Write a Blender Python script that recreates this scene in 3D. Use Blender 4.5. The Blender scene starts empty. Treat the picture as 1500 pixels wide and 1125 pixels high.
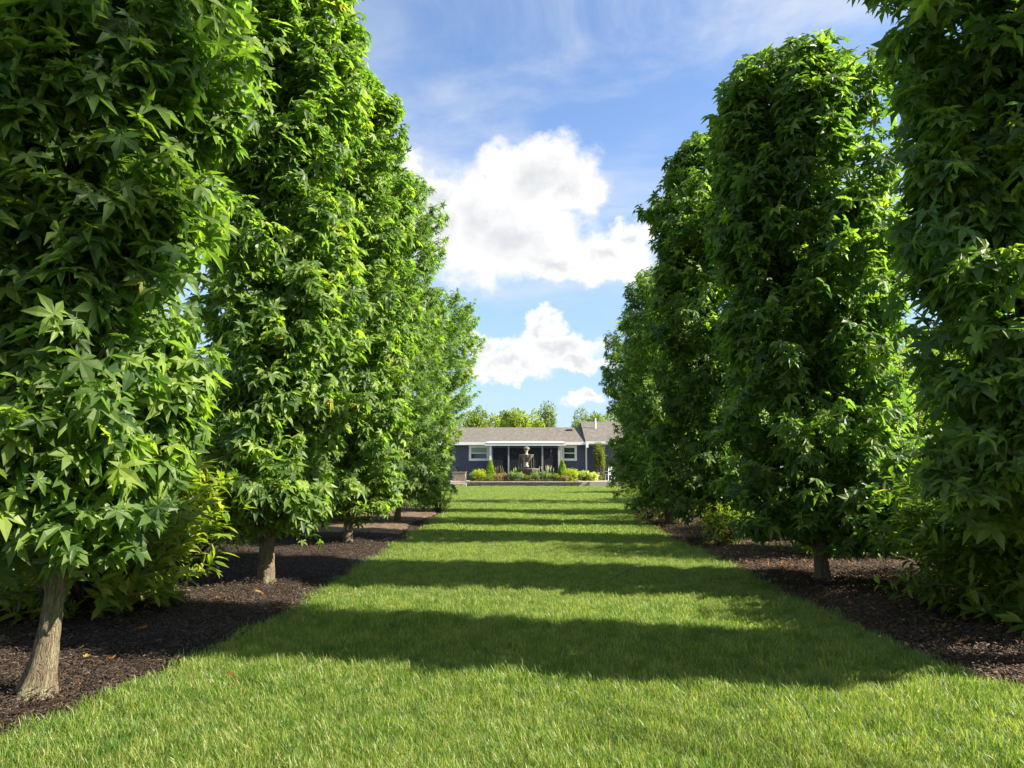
import bpy, math, random
import numpy as np
from mathutils import Vector, Matrix

R = math.radians
rng = np.random.default_rng(7)
random.seed(7)
scene = bpy.context.scene
COL = scene.collection

# ------------------------------------------------------------------ camera
F_PX, W_PX, H_PX = 1040.0, 1500.0, 1125.0
PITCH = math.atan(122.5 / F_PX)
YAW = math.atan(24.0 / F_PX)
CAM_H = 1.2
cd = bpy.data.cameras.new('camera')
cam = bpy.data.objects.new('camera', cd)
COL.objects.link(cam)
cam.location = (0, 0, CAM_H)
cam.rotation_euler = (math.pi / 2 + PITCH, 0, YAW)
cd.sensor_width = 36.0
cd.lens = F_PX / W_PX * 36.0
cd.clip_start = 0.05
cd.clip_end = 2000
scene.camera = cam

# ------------------------------------------------------------------ light
SUN_AZ = R(9)      # sun stands to the right of the lawn, this much behind the camera
SUN_EL = R(35)
sdir = Vector((math.cos(SUN_AZ) * math.cos(SUN_EL), -math.sin(SUN_AZ) * math.cos(SUN_EL), math.sin(SUN_EL)))
sl = bpy.data.lights.new('sun', 'SUN')
sl.energy = 5.0
sl.angle = R(0.53)
sl.color = (1.0, 0.93, 0.80)
so = bpy.data.objects.new('sun', sl)
COL.objects.link(so)
so.rotation_euler = (-sdir).to_track_quat('-Z', 'Y').to_euler()
scene.view_settings.view_transform = 'Standard'
scene.view_settings.look = 'None'
scene.view_settings.gamma = 1
scene.view_settings.exposure = 1.62
scene.view_settings.use_curve_mapping = False
scene.cycles.max_bounces = 8
scene.cycles.diffuse_bounces = 4
scene.cycles.glossy_bounces = 3
scene.cycles.transmission_bounces = 5
scene.cycles.transparent_max_bounces = 10
scene.cycles.sample_clamp_indirect = 8
scene.cycles.use_denoising = True

# pixel of the photograph -> direction slopes (x/y, z/y) in the world
_M = cam.rotation_euler.to_matrix()
def slopes(px, py):
    d = _M @ Vector(((px - W_PX / 2) / F_PX, (H_PX / 2 - py) / F_PX, -1))
    return d.x / d.y, d.z / d.y
def XZ(px, py, Y):
    u, v = slopes(px, py)
    return u * Y, CAM_H + v * Y

# ------------------------------------------------------------------ node helpers
class NT:
    def __init__(s, nt):
        s.nt = nt
        s.nt.nodes.clear()
    def new(s, t, **kw):
        n = s.nt.nodes.new(t)
        for k, v in kw.items():
            setattr(n, k, v)
        return n
    def link(s, a, b):
        s.nt.links.new(a, b)
    def put(s, sock, v):
        if isinstance(v, bpy.types.NodeSocket):
            s.link(v, sock)
        elif v is not None:
            if isinstance(v, (tuple, list)) and sock.type == 'RGBA' and len(v) == 3:
                v = (*v, 1)
            sock.default_value = v
    def math(s, op, a, b=None, c=None, clamp=False):
        n = s.new('ShaderNodeMath', operation=op, use_clamp=clamp)
        s.put(n.inputs[0], a)
        if b is not None: s.put(n.inputs[1], b)
        if c is not None: s.put(n.inputs[2], c)
        return n.outputs[0]
    def vmath(s, op, a, b=None):
        n = s.new('ShaderNodeVectorMath', operation=op)
        s.put(n.inputs[0], a)
        if b is not None: s.put(n.inputs[1], b)
        return n.outputs['Value'] if op in ('LENGTH', 'DOT_PRODUCT') else n.outputs[0]
    def noise(s, vec, scale, detail=4, rough=0.5, dist=0.0):
        n = s.new('ShaderNodeTexNoise')
        s.put(n.inputs['Vector'], vec)
        n.inputs['Scale'].default_value = scale
        n.inputs['Detail'].default_value = detail
        n.inputs['Roughness'].default_value = rough
        n.inputs['Distortion'].default_value = dist
        return n.outputs['Fac']
    def ramp(s, fac, stops, interp='LINEAR'):
        n = s.new('ShaderNodeValToRGB')
        n.color_ramp.interpolation = interp
        e = n.color_ramp.elements
        while len(e) < len(stops): e.new(0.5)
        for i, (p, c) in enumerate(stops):
            e[i].position = p
            e[i].color = (*c, 1)
        s.put(n.inputs[0], fac)
        return n.outputs[0]
    def mix(s, fac, a, b, blend='MIX'):
        n = s.new('ShaderNodeMix', data_type='RGBA', blend_type=blend)
        s.put(n.inputs['Factor'], fac)
        s.put(n.inputs['A'], a)
        s.put(n.inputs['B'], b)
        return n.outputs['Result']
    def mrange(s, v, a, b, c=0.0, d=1.0, smooth=True):
        n = s.new('ShaderNodeMapRange')
        n.interpolation_type = 'SMOOTHSTEP' if smooth else 'LINEAR'
        s.put(n.inputs[0], v)
        for i, q in enumerate((a, b, c, d)): s.put(n.inputs[i + 1], q)
        return n.outputs[0]

# ------------------------------------------------------------------ sky with clouds
world = bpy.data.worlds.new('World')
scene.world = world
world.use_nodes = True
w = NT(world.node_tree)
sky = w.new('ShaderNodeTexSky', sky_type='NISHITA')
sky.sun_disc = False
sky.sun_elevation = SUN_EL
sky.sun_rotation = math.atan2(sdir.x, sdir.y)
sky.altitude = 200
sky.air_density = 1.0
sky.dust_density = 0.25
sky.ozone_density = 1.6
gen = w.new('ShaderNodeTexCoord').outputs['Generated']
sep = w.new('ShaderNodeSeparateXYZ'); w.link(gen, sep.inputs[0])
dx, dy, dz = sep.outputs
ysafe = w.math('MAXIMUM', dy, 0.02)
cu = w.math('DIVIDE', dx, ysafe); cv = w.math('DIVIDE', dz, ysafe)
cmb = w.new('ShaderNodeCombineXYZ'); w.link(cu, cmb.inputs[0]); w.link(cv, cmb.inputs[1])
uv = cmb.outputs[0]
n1 = w.noise(uv, 11.0, 10, 0.62, 0.15)
n2 = w.noise(uv, 6.0, 3, 0.5, 0.0)
# cumulus lobes in sight between the rows: centre, half width, half height, tilt (photo pixels)
LOBES = [(700, 322, 105, 78), (785, 265, 100, 68), (750, 352, 125, 66), (832, 285, 52, 52), (578, 256, 50, 48), (640, 290, 44, 40),
         (640, 325, 75, 62), (815, 385, 95, 34), (890, 374, 80, 34), (925, 345, 45, 28),
         (735, 537, 76, 22), (815, 504, 84, 26), (790, 480, 38, 24), (850, 524, 66, 18), (716, 502, 34, 18), (850, 582, 34, 14),
         (1600, 420, 170, 80), (-160, 380, 240, 110), (1750, 300, 160, 90), (-300, 150, 260, 90)]
wn = w.new('ShaderNodeTexNoise'); w.link(uv, wn.inputs['Vector'])
wn.inputs['Scale'].default_value = 15.0; wn.inputs['Detail'].default_value = 9; wn.inputs['Roughness'].default_value = 0.62
wuv = w.vmath('ADD', uv, w.vmath('MULTIPLY', w.vmath('SUBTRACT', wn.outputs['Color'], (0.5, 0.5, 0.5)), (0.135, 0.11, 0)))
field = None
for (px, py, rx, ry) in LOBES:
    c = slopes(px, py); ex = slopes(px + rx, py); ey = slopes(px, py - ry)
    dvec = w.vmath('SUBTRACT', wuv, (c[0], c[1], 0))
    dvec = w.vmath('MULTIPLY', dvec, (1 / (ex[0] - c[0]), 1 / (ey[1] - c[1]), 0))
    f = w.math('SUBTRACT', 1.0, w.vmath('LENGTH', dvec))
    if field is None: field = f
    else:
        n = w.new('ShaderNodeMath', operation='SMOOTH_MAX')
        w.put(n.inputs[0], field); w.put(n.inputs[1], f); n.inputs[2].default_value = 0.12
        field = n.outputs[0]
nd = w.math('SUBTRACT', n1, 0.5)
fld = w.math('ADD', field, w.math('MULTIPLY', nd, 1.0))
dens_f = w.mrange(fld, -0.17, 0.32)
front = w.mrange(dy, 0.10, 0.35)
dens_f = w.math('MULTIPLY', dens_f, front)
# the rest of the sky: cumulus layer overhead, coverage raised for fill light
zsafe = w.math('MAXIMUM', dz, 0.04)
cm2 = w.new('ShaderNodeCombineXYZ')
w.link(w.math('DIVIDE', dx, zsafe), cm2.inputs[0]); w.link(w.math('DIVIDE', dy, zsafe), cm2.inputs[1])
pl = cm2.outputs[0]
m1 = w.noise(pl, 0.9, 8, 0.55, 0.2)
dens_b = w.mrange(m1, 0.49, 0.62)
dens_b = w.math('MULTIPLY', dens_b, w.math('SUBTRACT', 1.0, w.mrange(dy, -0.1, 0.15)))
dens_b = w.math('MULTIPLY', dens_b, w.mrange(dz, 0.03, 0.12))
dens = w.math('MAXIMUM', dens_f, dens_b)
# thin cirrus
mp = w.new('ShaderNodeMapping'); w.link(gen, mp.inputs[0])
mp.inputs['Rotation'].default_value = (R(10), R(38), 0); mp.inputs['Scale'].default_value = (0.8, 1.2, 2.6)
ci = w.noise(mp.outputs[0], 2.6, 8, 0.60, 0.7)
ci2 = w.noise(gen, 2.2, 3, 0.5, 0.4)
cir = w.math('MULTIPLY', w.mrange(w.math('ADD', w.math('MULTIPLY', ci, .7), w.math('MULTIPLY', ci2, .45)), 0.49, 0.76), 0.85)
cir = w.math('MULTIPLY', cir, w.mrange(dz, 0.03, 0.25))
# shading of the cumulus: bright rims, grey bodies
deep = w.mrange(w.math('ADD', field, w.math('MULTIPLY', w.math('SUBTRACT', n2, 0.5), 1.1)), 0.32, 1.05)
puff = w.mrange(wn.outputs['Fac'], 0.38, 0.60)
ccol = w.mix(deep, (0.358, 0.357, 0.353), (0.250, 0.258, 0.270))
ccol = w.mix(w.math('MULTIPLY', w.math('SUBTRACT', 1.0, puff), 0.22), ccol, (0.255, 0.263, 0.276))
skys = w.vmath('MULTIPLY', sky.outputs[0], (0.077, 0.081, 0.089))
lift = w.mrange(dz, 0.0, 0.5, 1.0, 0.0)
skyh = w.mix(w.mrange(dz, 0.0, 0.42, 0.72, 0.0), skys, (0.142, 0.196, 0.277))
c1 = w.mix(cir, skyh, (0.265, 0.285, 0.315))
c2 = w.mix(dens, c1, ccol)
bg = w.new('ShaderNodeBackground'); w.link(c2, bg.inputs[0]); bg.inputs[1].default_value = 1.0
# the sky itself enters at 0.1: the factor sits in the vector multiply above
out = w.new('ShaderNodeOutputWorld'); w.link(bg.outputs[0], out.inputs[0])

# ------------------------------------------------------------------ materials
def mat(name):
    m = bpy.data.materials.new(name); m.use_nodes = True
    return m, NT(m.node_tree)

def principled(t, color, rough=0.7, spec=0.4, bump=None, bstr=0.3, bdist=0.02, metal=0.0):
    p = t.new('ShaderNodeBsdfPrincipled')
    t.put(p.inputs['Base Color'], color); t.put(p.inputs['Roughness'], rough)
    p.inputs['Specular IOR Level'].default_value = spec
    p.inputs['Metallic'].default_value = metal
    if bump is not None:
        b = t.new('ShaderNodeBump'); b.inputs['Strength'].default_value = bstr; b.inputs['Distance'].default_value = bdist
        t.link(bump, b.inputs['Height']); t.link(b.outputs[0], p.inputs['Normal'])
    return p

def finish(t, shader):
    o = t.new('ShaderNodeOutputMaterial'); t.link(shader, o.inputs[0])

def leaf_material(name, stops, under=(0.16, 0.23, 0.08), trans_gain=2.1, rough=0.44, spec=0.32, twgt=0.45, tcol=(1.05, 1.25, 0.35)):
    m, t = mat(name)
    at = t.new('ShaderNodeAttribute', attribute_name='tint')
    oi = t.new('ShaderNodeObjectInfo')
    f = t.math('FRACT', t.math('ADD', at.outputs['Fac'], oi.outputs['Random']))
    col = t.ramp(f, stops)
    geo = t.new('ShaderNodeNewGeometry')
    big = t.noise(geo.outputs['Position'], 1.7, 2, 0.5)
    col = t.mix(t.mrange(big, 0.3, 0.7, 0.0, 0.55), col, t.mix(1.0, col, (1.25, 1.12, 0.75), 'MULTIPLY'))
    fine = t.noise(geo.outputs['Position'], 90, 3, 0.6)
    col = t.mix(t.mrange(fine, 0.3, 0.7, 0.0, 0.35), col, t.mix(1.0, col, (0.72, 0.78, 0.7), 'MULTIPLY'))
    colf = t.mix(t.math('MULTIPLY', geo.outputs['Backfacing'], 0.55), col, under)
    p = principled(t, colf, rough, spec, bump=fine, bstr=0.12, bdist=0.01)
    tr = t.new('ShaderNodeBsdfTranslucent')
    tc = t.mix(1.0, col, tuple(trans_gain * c for c in tcol), 'MULTIPLY')
    t.link(tc, tr.inputs[0])
    ms = t.new('ShaderNodeMixShader'); ms.inputs[0].default_value = twgt
    t.link(p.outputs[0], ms.inputs[1]); t.link(tr.outputs[0], ms.inputs[2])
    finish(t, ms.outputs[0])
    return m

M = {}
M['gum'] = leaf_material('sweetgum_leaf', [(0.0, (0.050, 0.095, 0.032)), (0.35, (0.086, 0.145, 0.044)), (0.7, (0.138, 0.204, 0.056)), (0.93, (0.205, 0.275, 0.066)), (0.996, (0.23, 0.30, 0.07)), (1.0, (0.32, 0.24, 0.03))])
M['magnolia'] = leaf_material('broad_shrub_leaf', [(0.0, (0.10, 0.15, 0.025)), (0.6, (0.20, 0.25, 0.04)), (0.95, (0.32, 0.33, 0.06)), (1.0, (0.36, 0.20, 0.05))])
M['shrub'] = leaf_material('dark_shrub_leaf', [(0.0, (0.065, 0.115, 0.022)), (0.7, (0.135, 0.195, 0.032)), (0.97, (0.23, 0.28, 0.04)), (1.0, (0.40, 0.30, 0.03))])
M['pale'] = leaf_material('pale_tree_leaf', [(0.0, (0.17, 0.21, 0.04)), (1.0, (0.28, 0.30, 0.07))], rough=0.6)
M['mid'] = leaf_material('mid_tree_leaf', [(0.0, (0.10, 0.14, 0.035)), (1.0, (0.19, 0.22, 0.06))], rough=0.6)
M['blue'] = leaf_material('bluish_tree_leaf', [(0.0, (0.09, 0.125, 0.05)), (1.0, (0.17, 0.20, 0.085))], rough=0.6)
M['gold'] = leaf_material('golden_shrub_leaf', [(0.0, (0.20, 0.26, 0.02)), (1.0, (0.42, 0.42, 0.03))], rough=0.6)
M['cone'] = leaf_material('bright_evergreen_spray', [(0.0, (0.11, 0.18, 0.02)), (1.0, (0.22, 0.30, 0.03))], rough=0.6)
M['silver'] = leaf_material('grey_green_leaf', [(0.0, (0.14, 0.20, 0.12)), (1.0, (0.28, 0.34, 0.22))], rough=0.7)
M['olive'] = leaf_material('olive_leaf', [(0.0, (0.10, 0.13, 0.03)), (1.0, (0.22, 0.22, 0.06))], rough=0.7)
M['rust'] = leaf_material('rusty_flower_leaf', [(0.0, (0.17, 0.20, 0.07)), (0.6, (0.28, 0.25, 0.12)), (1.0, (0.36, 0.24, 0.18))], tcol=(1.1, 0.9, 0.5), rough=0.7)
M['cream'] = leaf_material('cream_flower', [(0.0, (0.50, 0.52, 0.30)), (1.0, (0.75, 0.72, 0.52))], under=(0.6, 0.6, 0.4), tcol=(0.8, 0.8, 0.5), trans_gain=1, rough=0.7)
M['hosta'] = leaf_material('variegated_leaf', [(0.0, (0.16, 0.22, 0.06)), (0.5, (0.35, 0.38, 0.14)), (1.0, (0.60, 0.58, 0.30))], rough=0.6)

def bark_mat(name, c0, c1, c2):
    m, t = mat(name)
    tc = t.new('ShaderNodeTexCoord').outputs['Object']
    mp = t.new('ShaderNodeMapping'); t.link(tc, mp.inputs[0]); mp.inputs['Scale'].default_value = (1, 1, 0.16)
    wv = t.new('ShaderNodeTexNoise'); t.link(tc, wv.inputs['Vector']); wv.inputs['Scale'].default_value = 14
    wp = t.vmath('ADD', mp.outputs[0], t.vmath('MULTIPLY', wv.outputs['Color'], (.03, .03, .03)))
    a = t.noise(wp, 55, 7, 0.7, 0.6)
    v = t.new('ShaderNodeTexVoronoi', feature='DISTANCE_TO_EDGE'); t.link(wp, v.inputs['Vector']); v.inputs['Scale'].default_value = 95
    b = t.noise(tc, 6, 4, 0.6)
    col = t.ramp(a, [(0.3, c0), (0.5, c1), (0.72, c2)])
    col = t.mix(t.mrange(b, 0.5, 0.68, 0, 0.5), col, (0.23, 0.25, 0.13))
    crack = t.mrange(v.outputs[0], 0.0, 0.12)
    col = t.mix(t.math('MULTIPLY', t.math('SUBTRACT', 1.0, crack), 0.45), col, (0.06, 0.045, 0.03))
    h = t.math('ADD', t.math('MULTIPLY', a, 0.6), t.math('MULTIPLY', crack, 0.35))
    p = principled(t, col, 0.9, 0.15, bump=h, bstr=0.9, bdist=0.012)
    finish(t, p.outputs[0])
    return m
M['bark'] = bark_mat('sweetgum_bark', (0.075, 0.058, 0.038), (0.165, 0.13, 0.085), (0.285, 0.235, 0.16))
M['twig'] = bark_mat('twig_bark', (0.08, 0.055, 0.035), (0.14, 0.10, 0.065), (0.20, 0.15, 0.10))

def grass_mat():
    m, t = mat('grass_blade')
    at = t.new('ShaderNodeAttribute', attribute_name='tint')
    hh = t.new('ShaderNodeAttribute', attribute_name='hgt')
    oi = t.new('ShaderNodeObjectInfo')
    geo = t.new('ShaderNodeNewGeometry')
    f = t.math('FRACT', t.math('ADD', at.outputs['Fac'], t.math('MULTIPLY', oi.outputs['Random'], 3.7)))
    big = t.noise(geo.outputs['Position'], 1.3, 5, 0.65)
    mid = t.noise(geo.outputs['Position'], 6.5, 4, 0.65)
    col = t.ramp(f, [(0.0, (0.065, 0.135, 0.018)), (0.42, (0.130, 0.222, 0.030)), (0.76, (0.225, 0.305, 0.055)), (0.84, (0.31, 0.345, 0.10)), (0.905, (0.36, 0.31, 0.13)), (1.0, (0.46, 0.37, 0.19))])
    col = t.mix(t.mrange(big, 0.44, 0.64, 0.0, 0.45), col, (0.28, 0.31, 0.085))
    col = t.mix(t.mrange(mid, 0.36, 0.56, 0.60, 0.0), col, (0.05, 0.125, 0.014))
    dry = t.mix(0.6, col, (0.30, 0.25, 0.12))
    col = t.mix(t.mrange(hh.outputs['Fac'], 0.0, 0.45, 0.6, 0.0), col, dry)
    p = principled(t, col, 0.45, 0.4)
    tr = t.new('ShaderNodeBsdfTranslucent')
    t.link(t.mix(1.0, col, (2.0, 2.1, 0.9), 'MULTIPLY'), tr.inputs[0])
    ms = t.new('ShaderNodeMixShader'); ms.inputs[0].default_value = 0.42
    t.link(p.outputs[0], ms.inputs[1]); t.link(tr.outputs[0], ms.inputs[2])
    finish(t, ms.outputs[0])
    return m
M['grass'] = grass_mat()

def ground_like(name, stops, scale, rough=0.95, bstr=0.7, bdist=0.02, s2=None):
    m, t = mat(name)
    geo = t.new('ShaderNodeNewGeometry').outputs['Position']
    a = t.noise(geo, scale, 8, 0.65, 0.2)
    b = t.noise(geo, scale * 0.07, 4, 0.6)
    f = t.math('ADD', t.math('MULTIPLY', a, 0.65), t.math('MULTIPLY', b, 0.35))
    col = t.ramp(f, stops)
    if s2:
        col = t.mix(t.mrange(t.noise(geo, s2[0], 3, 0.6), 0.45, 0.7, 0, s2[1]), col, s2[2])
    p = principled(t, col, rough, 0.15, bump=a, bstr=bstr, bdist=bdist)
    finish(t, p.outputs[0])
    return m
M['thatch'] = ground_like('lawn_thatch', [(0.3, (0.035, 0.055, 0.012)), (0.5, (0.085, 0.12, 0.022)), (0.7, (0.16, 0.19, 0.045))], 40, s2=(1.5, 0.5, (0.15, 0.14, 0.05)))
M['far_ground'] = ground_like('far_ground', [(0.3, (0.07, 0.11, 0.025)), (0.7, (0.15, 0.19, 0.05))], 6)
M['mulch'] = ground_like('mulch_soil', [(0.3, (0.013, 0.008, 0.005)), (0.5, (0.036, 0.023, 0.014)), (0.72, (0.075, 0.050, 0.032))], 60, bstr=1.0, bdist=0.03)
M['mulch_tan'] = ground_like('tan_mulch', [(0.3, (0.07, 0.045, 0.028)), (0.5, (0.15, 0.10, 0.062)), (0.72, (0.25, 0.175, 0.11))], 30)
M['patio'] = ground_like('patio_paving', [(0.3, (0.30, 0.26, 0.21)), (0.7, (0.46, 0.41, 0.34))], 9, bstr=0.2)
M['bedsoil'] = ground_like('bed_soil', [(0.3, (0.04, 0.03, 0.02)), (0.7, (0.09, 0.07, 0.05))], 20)

def chip_mat():
    m, t = mat('mulch_chip')
    oi = t.new('ShaderNodeObjectInfo')
    at = t.new('ShaderNodeAttribute', attribute_name='tint')
    f = t.math('FRACT', t.math('ADD', at.outputs['Fac'], oi.outputs['Random']))
    geo = t.new('ShaderNodeNewGeometry').outputs['Position']
    sx = t.new('ShaderNodeSeparateXYZ'); t.link(geo, sx.inputs[0])
    col = t.ramp(f, [(0.0, (0.014, 0.009, 0.006)), (0.5, (0.036, 0.023, 0.015)), (0.88, (0.075, 0.050, 0.034)), (0.975, (0.10, 0.075, 0.055)), (1.0, (0.20, 0.15, 0.105))])
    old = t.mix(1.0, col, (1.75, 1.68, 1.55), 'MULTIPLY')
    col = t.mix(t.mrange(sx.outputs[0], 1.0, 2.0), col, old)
    p = principled(t, col, 0.75, 0.3)
    finish(t, p.outputs[0])
    return m
M['chip'] = chip_mat()

def plain(name, c, rough=0.6, spec=0.4, var=0.12, scale=8.0, metal=0.0, bstr=0.1):
    m, t = mat(name)
    tc = t.new('ShaderNodeTexCoord').outputs['Object']
    a = t.noise(tc, scale, 5, 0.6)
    d = tuple(x * (1 - var * 2) for x in c); b = tuple(min(1, x * (1 + var)) for x in c)
    col = t.ramp(a, [(0.3, d), (0.7, b)])
    p = principled(t, col, rough, spec, bump=a, bstr=bstr, bdist=0.01, metal=metal)
    finish(t, p.outputs[0])
    return m
M['siding'] = plain('slate_blue_siding', (0.066, 0.080, 0.118), 0.55, 0.3, 0.10)
M['white'] = plain('white_trim', (0.74, 0.75, 0.74), 0.45, 0.4, 0.04)
M['cream_trim'] = plain('beige_post', (0.42, 0.40, 0.35), 0.5, 0.4, 0.05)
M['grey_post'] = plain('grey_porch_post', (0.28, 0.29, 0.30), 0.5, 0.4, 0.05)
M['dark_in'] = plain('porch_interior', (0.035, 0.036, 0.045), 0.8, 0.2, 0.1)
M['curtain'] = plain('taupe_curtain', (0.17, 0.15, 0.13), 0.9, 0.1, 0.1)
M['blind'] = plain('pale_blind', (0.27, 0.34, 0.30), 0.7, 0.2, 0.04)
M['stone'] = plain('weathered_stone', (0.27, 0.235, 0.18), 0.9, 0.15, 0.3, 9)
M['cap'] = plain('stone_cap', (0.40, 0.34, 0.26), 0.9, 0.15, 0.2, 6)
M['cast'] = plain('weathered_cast_stone', (0.21, 0.175, 0.13), 0.9, 0.15, 0.4, 14, bstr=0.4)
M['cast_white'] = plain('pale_cast_stone', (0.46, 0.42, 0.35), 0.85, 0.2, 0.15, 14)
M['wood'] = plain('weathered_planter_wood', (0.27, 0.22, 0.16), 0.85, 0.2, 0.25, 12)
M['blackmetal'] = plain('black_metal', (0.03, 0.032, 0.035), 0.45, 0.5, 0.1)
M['whiteplastic'] = plain('white_plastic', (0.75, 0.75, 0.74), 0.4, 0.5, 0.03)
M['orange_leaf'] = leaf_material('fallen_leaf', [(0.0, (0.32, 0.15, 0.05)), (0.5, (0.42, 0.21, 0.07)), (0.9, (0.50, 0.34, 0.12)), (1.0, (0.60, 0.45, 0.08))], under=(0.4, 0.25, 0.12), tcol=(1, 0.7, 0.3), trans_gain=1.2, rough=0.8)
m_, t_ = mat('window_glass')
p_ = principled(t_, (0.012, 0.015, 0.018), 0.06, 0.8); finish(t_, p_.outputs[0]); M['glass'] = m_
m_, t_ = mat('water')
p_ = principled(t_, (0.02, 0.03, 0.03), 0.05, 0.5); finish(t_, p_.outputs[0]); M['water'] = m_
m_, t_ = mat('insect_screen')
p_ = principled(t_, (0.03, 0.033, 0.04), 0.8, 0.2)
tp_ = t_.new('ShaderNodeBsdfTransparent'); ms_ = t_.new('ShaderNodeMixShader'); ms_.inputs[0].default_value = 0.5
t_.link(tp_.outputs[0], ms_.inputs[1]); t_.link(p_.outputs[0], ms_.inputs[2]); finish(t_, ms_.outputs[0]); M['screen'] = m_
# shingles
m_, t_ = mat('roof_shingles')
tc_ = t_.new('ShaderNodeTexCoord').outputs['Object']
mp_ = t_.new('ShaderNodeMapping'); t_.link(tc_, mp_.inputs[0]); mp_.inputs['Scale'].default_value = (3.0, 7.0, 7.0)
a_ = t_.noise(mp_.outputs[0], 1.6, 4, 0.7)
v_ = t_.new('ShaderNodeTexVoronoi'); t_.link(mp_.outputs[0], v_.inputs['Vector']); v_.inputs['Scale'].default_value = 1.3
f_ = t_.math('ADD', t_.math('MULTIPLY', a_, 0.6), t_.math('MULTIPLY', v_.outputs['Distance'], 0.45))
c_ = t_.ramp(f_, [(0.25, (0.08, 0.071, 0.060)), (0.5, (0.135, 0.120, 0.102)), (0.75, (0.20, 0.178, 0.15))])
p_ = principled(t_, c_, 0.95, 0.1, bump=a_, bstr=0.5, bdist=0.02); finish(t_, p_.outputs[0]); M['shingle'] = m_

# ------------------------------------------------------------------ mesh helpers
def tag(o, label=None, cat=None, group=None, kind=None):
    if label: o['label'] = label
    if cat: o['category'] = cat
    if group: o['group'] = group
    if kind: o['kind'] = kind
    return o

def empty(name, loc, label, cat, group=None, rz=0.0):
    o = bpy.data.objects.new(name, None)
    COL.objects.link(o)
    o.location = loc; o.rotation_euler = (0, 0, rz)
    return tag(o, label, cat, group)

def np_mesh(name, V, T, mat_, parent=None, attrs=None, smooth=False):
    me = bpy.data.meshes.new(name)
    V = np.asarray(V, np.float32); T = np.asarray(T, np.int32)
    k = T.shape[1]
    me.vertices.add(len(V)); me.vertices.foreach_set('co', V.ravel())
    me.loops.add(T.size); me.loops.foreach_set('vertex_index', T.ravel())
    me.polygons.add(len(T))
    me.polygons.foreach_set('loop_start', np.arange(0, T.size, k, dtype=np.int32))
    me.polygons.foreach_set('loop_total', np.full(len(T), k, np.int32))
    if smooth: me.polygons.foreach_set('use_smooth', np.ones(len(T), bool))
    me.update(calc_edges=True)
    for an, av in (attrs or {}).items():
        a = me.attributes.new(an, 'FLOAT', 'POINT'); a.data.foreach_set('value', np.asarray(av, np.float32))
    if mat_: me.materials.append(mat_)
    o = bpy.data.objects.new(name, me)
    COL.objects.link(o)
    if parent: o.parent = parent
    return o

class MB:
    """collects boxes, prisms, tubes and lathes; build() links them as one object"""
    def __init__(s): s.v = []; s.f = []
    def add(s, vs, fs):
        b = len(s.v); s.v += [tuple(x) for x in vs]; s.f += [tuple(b + i for i in f) for f in fs]; return s
    def box(s, x0, x1, y0, y1, z0, z1):
        vs = [(x, y, z) for z in (z0, z1) for y in (y0, y1) for x in (x0, x1)]
        return s.add(vs, [(0, 2, 3, 1), (4, 5, 7, 6), (0, 1, 5, 4), (1, 3, 7, 5), (3, 2, 6, 7), (2, 0, 4, 6)])
    def tube(s, pts, rads, n=8, cap=True):
        pts = [Vector(p) for p in pts]
        if not isinstance(rads, (list, tuple)): rads = [rads] * len(pts)
        rings = []
        ref = Vector((0.31, 0.95, 0.1))
        for i, p in enumerate(pts):
            d = (pts[min(i + 1, len(pts) - 1)] - pts[max(i - 1, 0)]).normalized()
            a = d.cross(ref); 
            if a.length < 1e-3: a = d.cross(Vector((1, 0, 0)))
            a.normalize(); b = d.cross(a)
            rings.append([p + (a * math.cos(2 * math.pi * k / n) + b * math.sin(2 * math.pi * k / n)) * rads[i] for k in range(n)])
        vs = [v for r in rings for v in r]; fs = []
        for i in range(len(pts) - 1):
            for k in range(n):
                fs.append((i * n + k, i * n + (k + 1) % n, (i + 1) * n + (k + 1) % n, (i + 1) * n + k))
        if cap: fs += [tuple(range(n))[::-1], tuple((len(pts) - 1) * n + k for k in range(n))]
        return s.add(vs, fs)
    def lathe(s, cx, cy, prof, n=24, lobes=0, amp=0):
        vs = []; fs = []
        for (r, z) in prof:
            for k in range(n):
                a = 2 * math.pi * k / n
                rr = r * (1 + (amp * math.cos(lobes * a) if lobes else 0))
                vs.append((cx + rr * math.cos(a), cy + rr * math.sin(a), z))
        for i in range(len(prof) - 1):
            for k in range(n):
                fs.append((i * n + k, i * n + (k + 1) % n, (i + 1) * n + (k + 1) % n, (i + 1) * n + k))
        fs += [tuple(range(n))[::-1], tuple((len(prof) - 1) * n + k for k in range(n))]
        return s.add(vs, fs)
    def build(s, name, m, parent=None, smooth=False, kind=None, bevel=0):
        me = bpy.data.meshes.new(name); me.from_pydata(s.v, [], s.f); me.update()
        if smooth:
            for p in me.polygons: p.use_smooth = True
        me.materials.append(m)
        o = bpy.data.objects.new(name, me); COL.objects.link(o)
        if parent: o.parent = parent
        if kind: o['kind'] = kind
        if bevel:
            bv = o.modifiers.new('bevel', 'BEVEL'); bv.width = bevel; bv.segments = 2; bv.limit_method = 'ANGLE'
        return o

def norm(a): return a / np.maximum(np.linalg.norm(a, axis=-1, keepdims=True), 1e-9)

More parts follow.
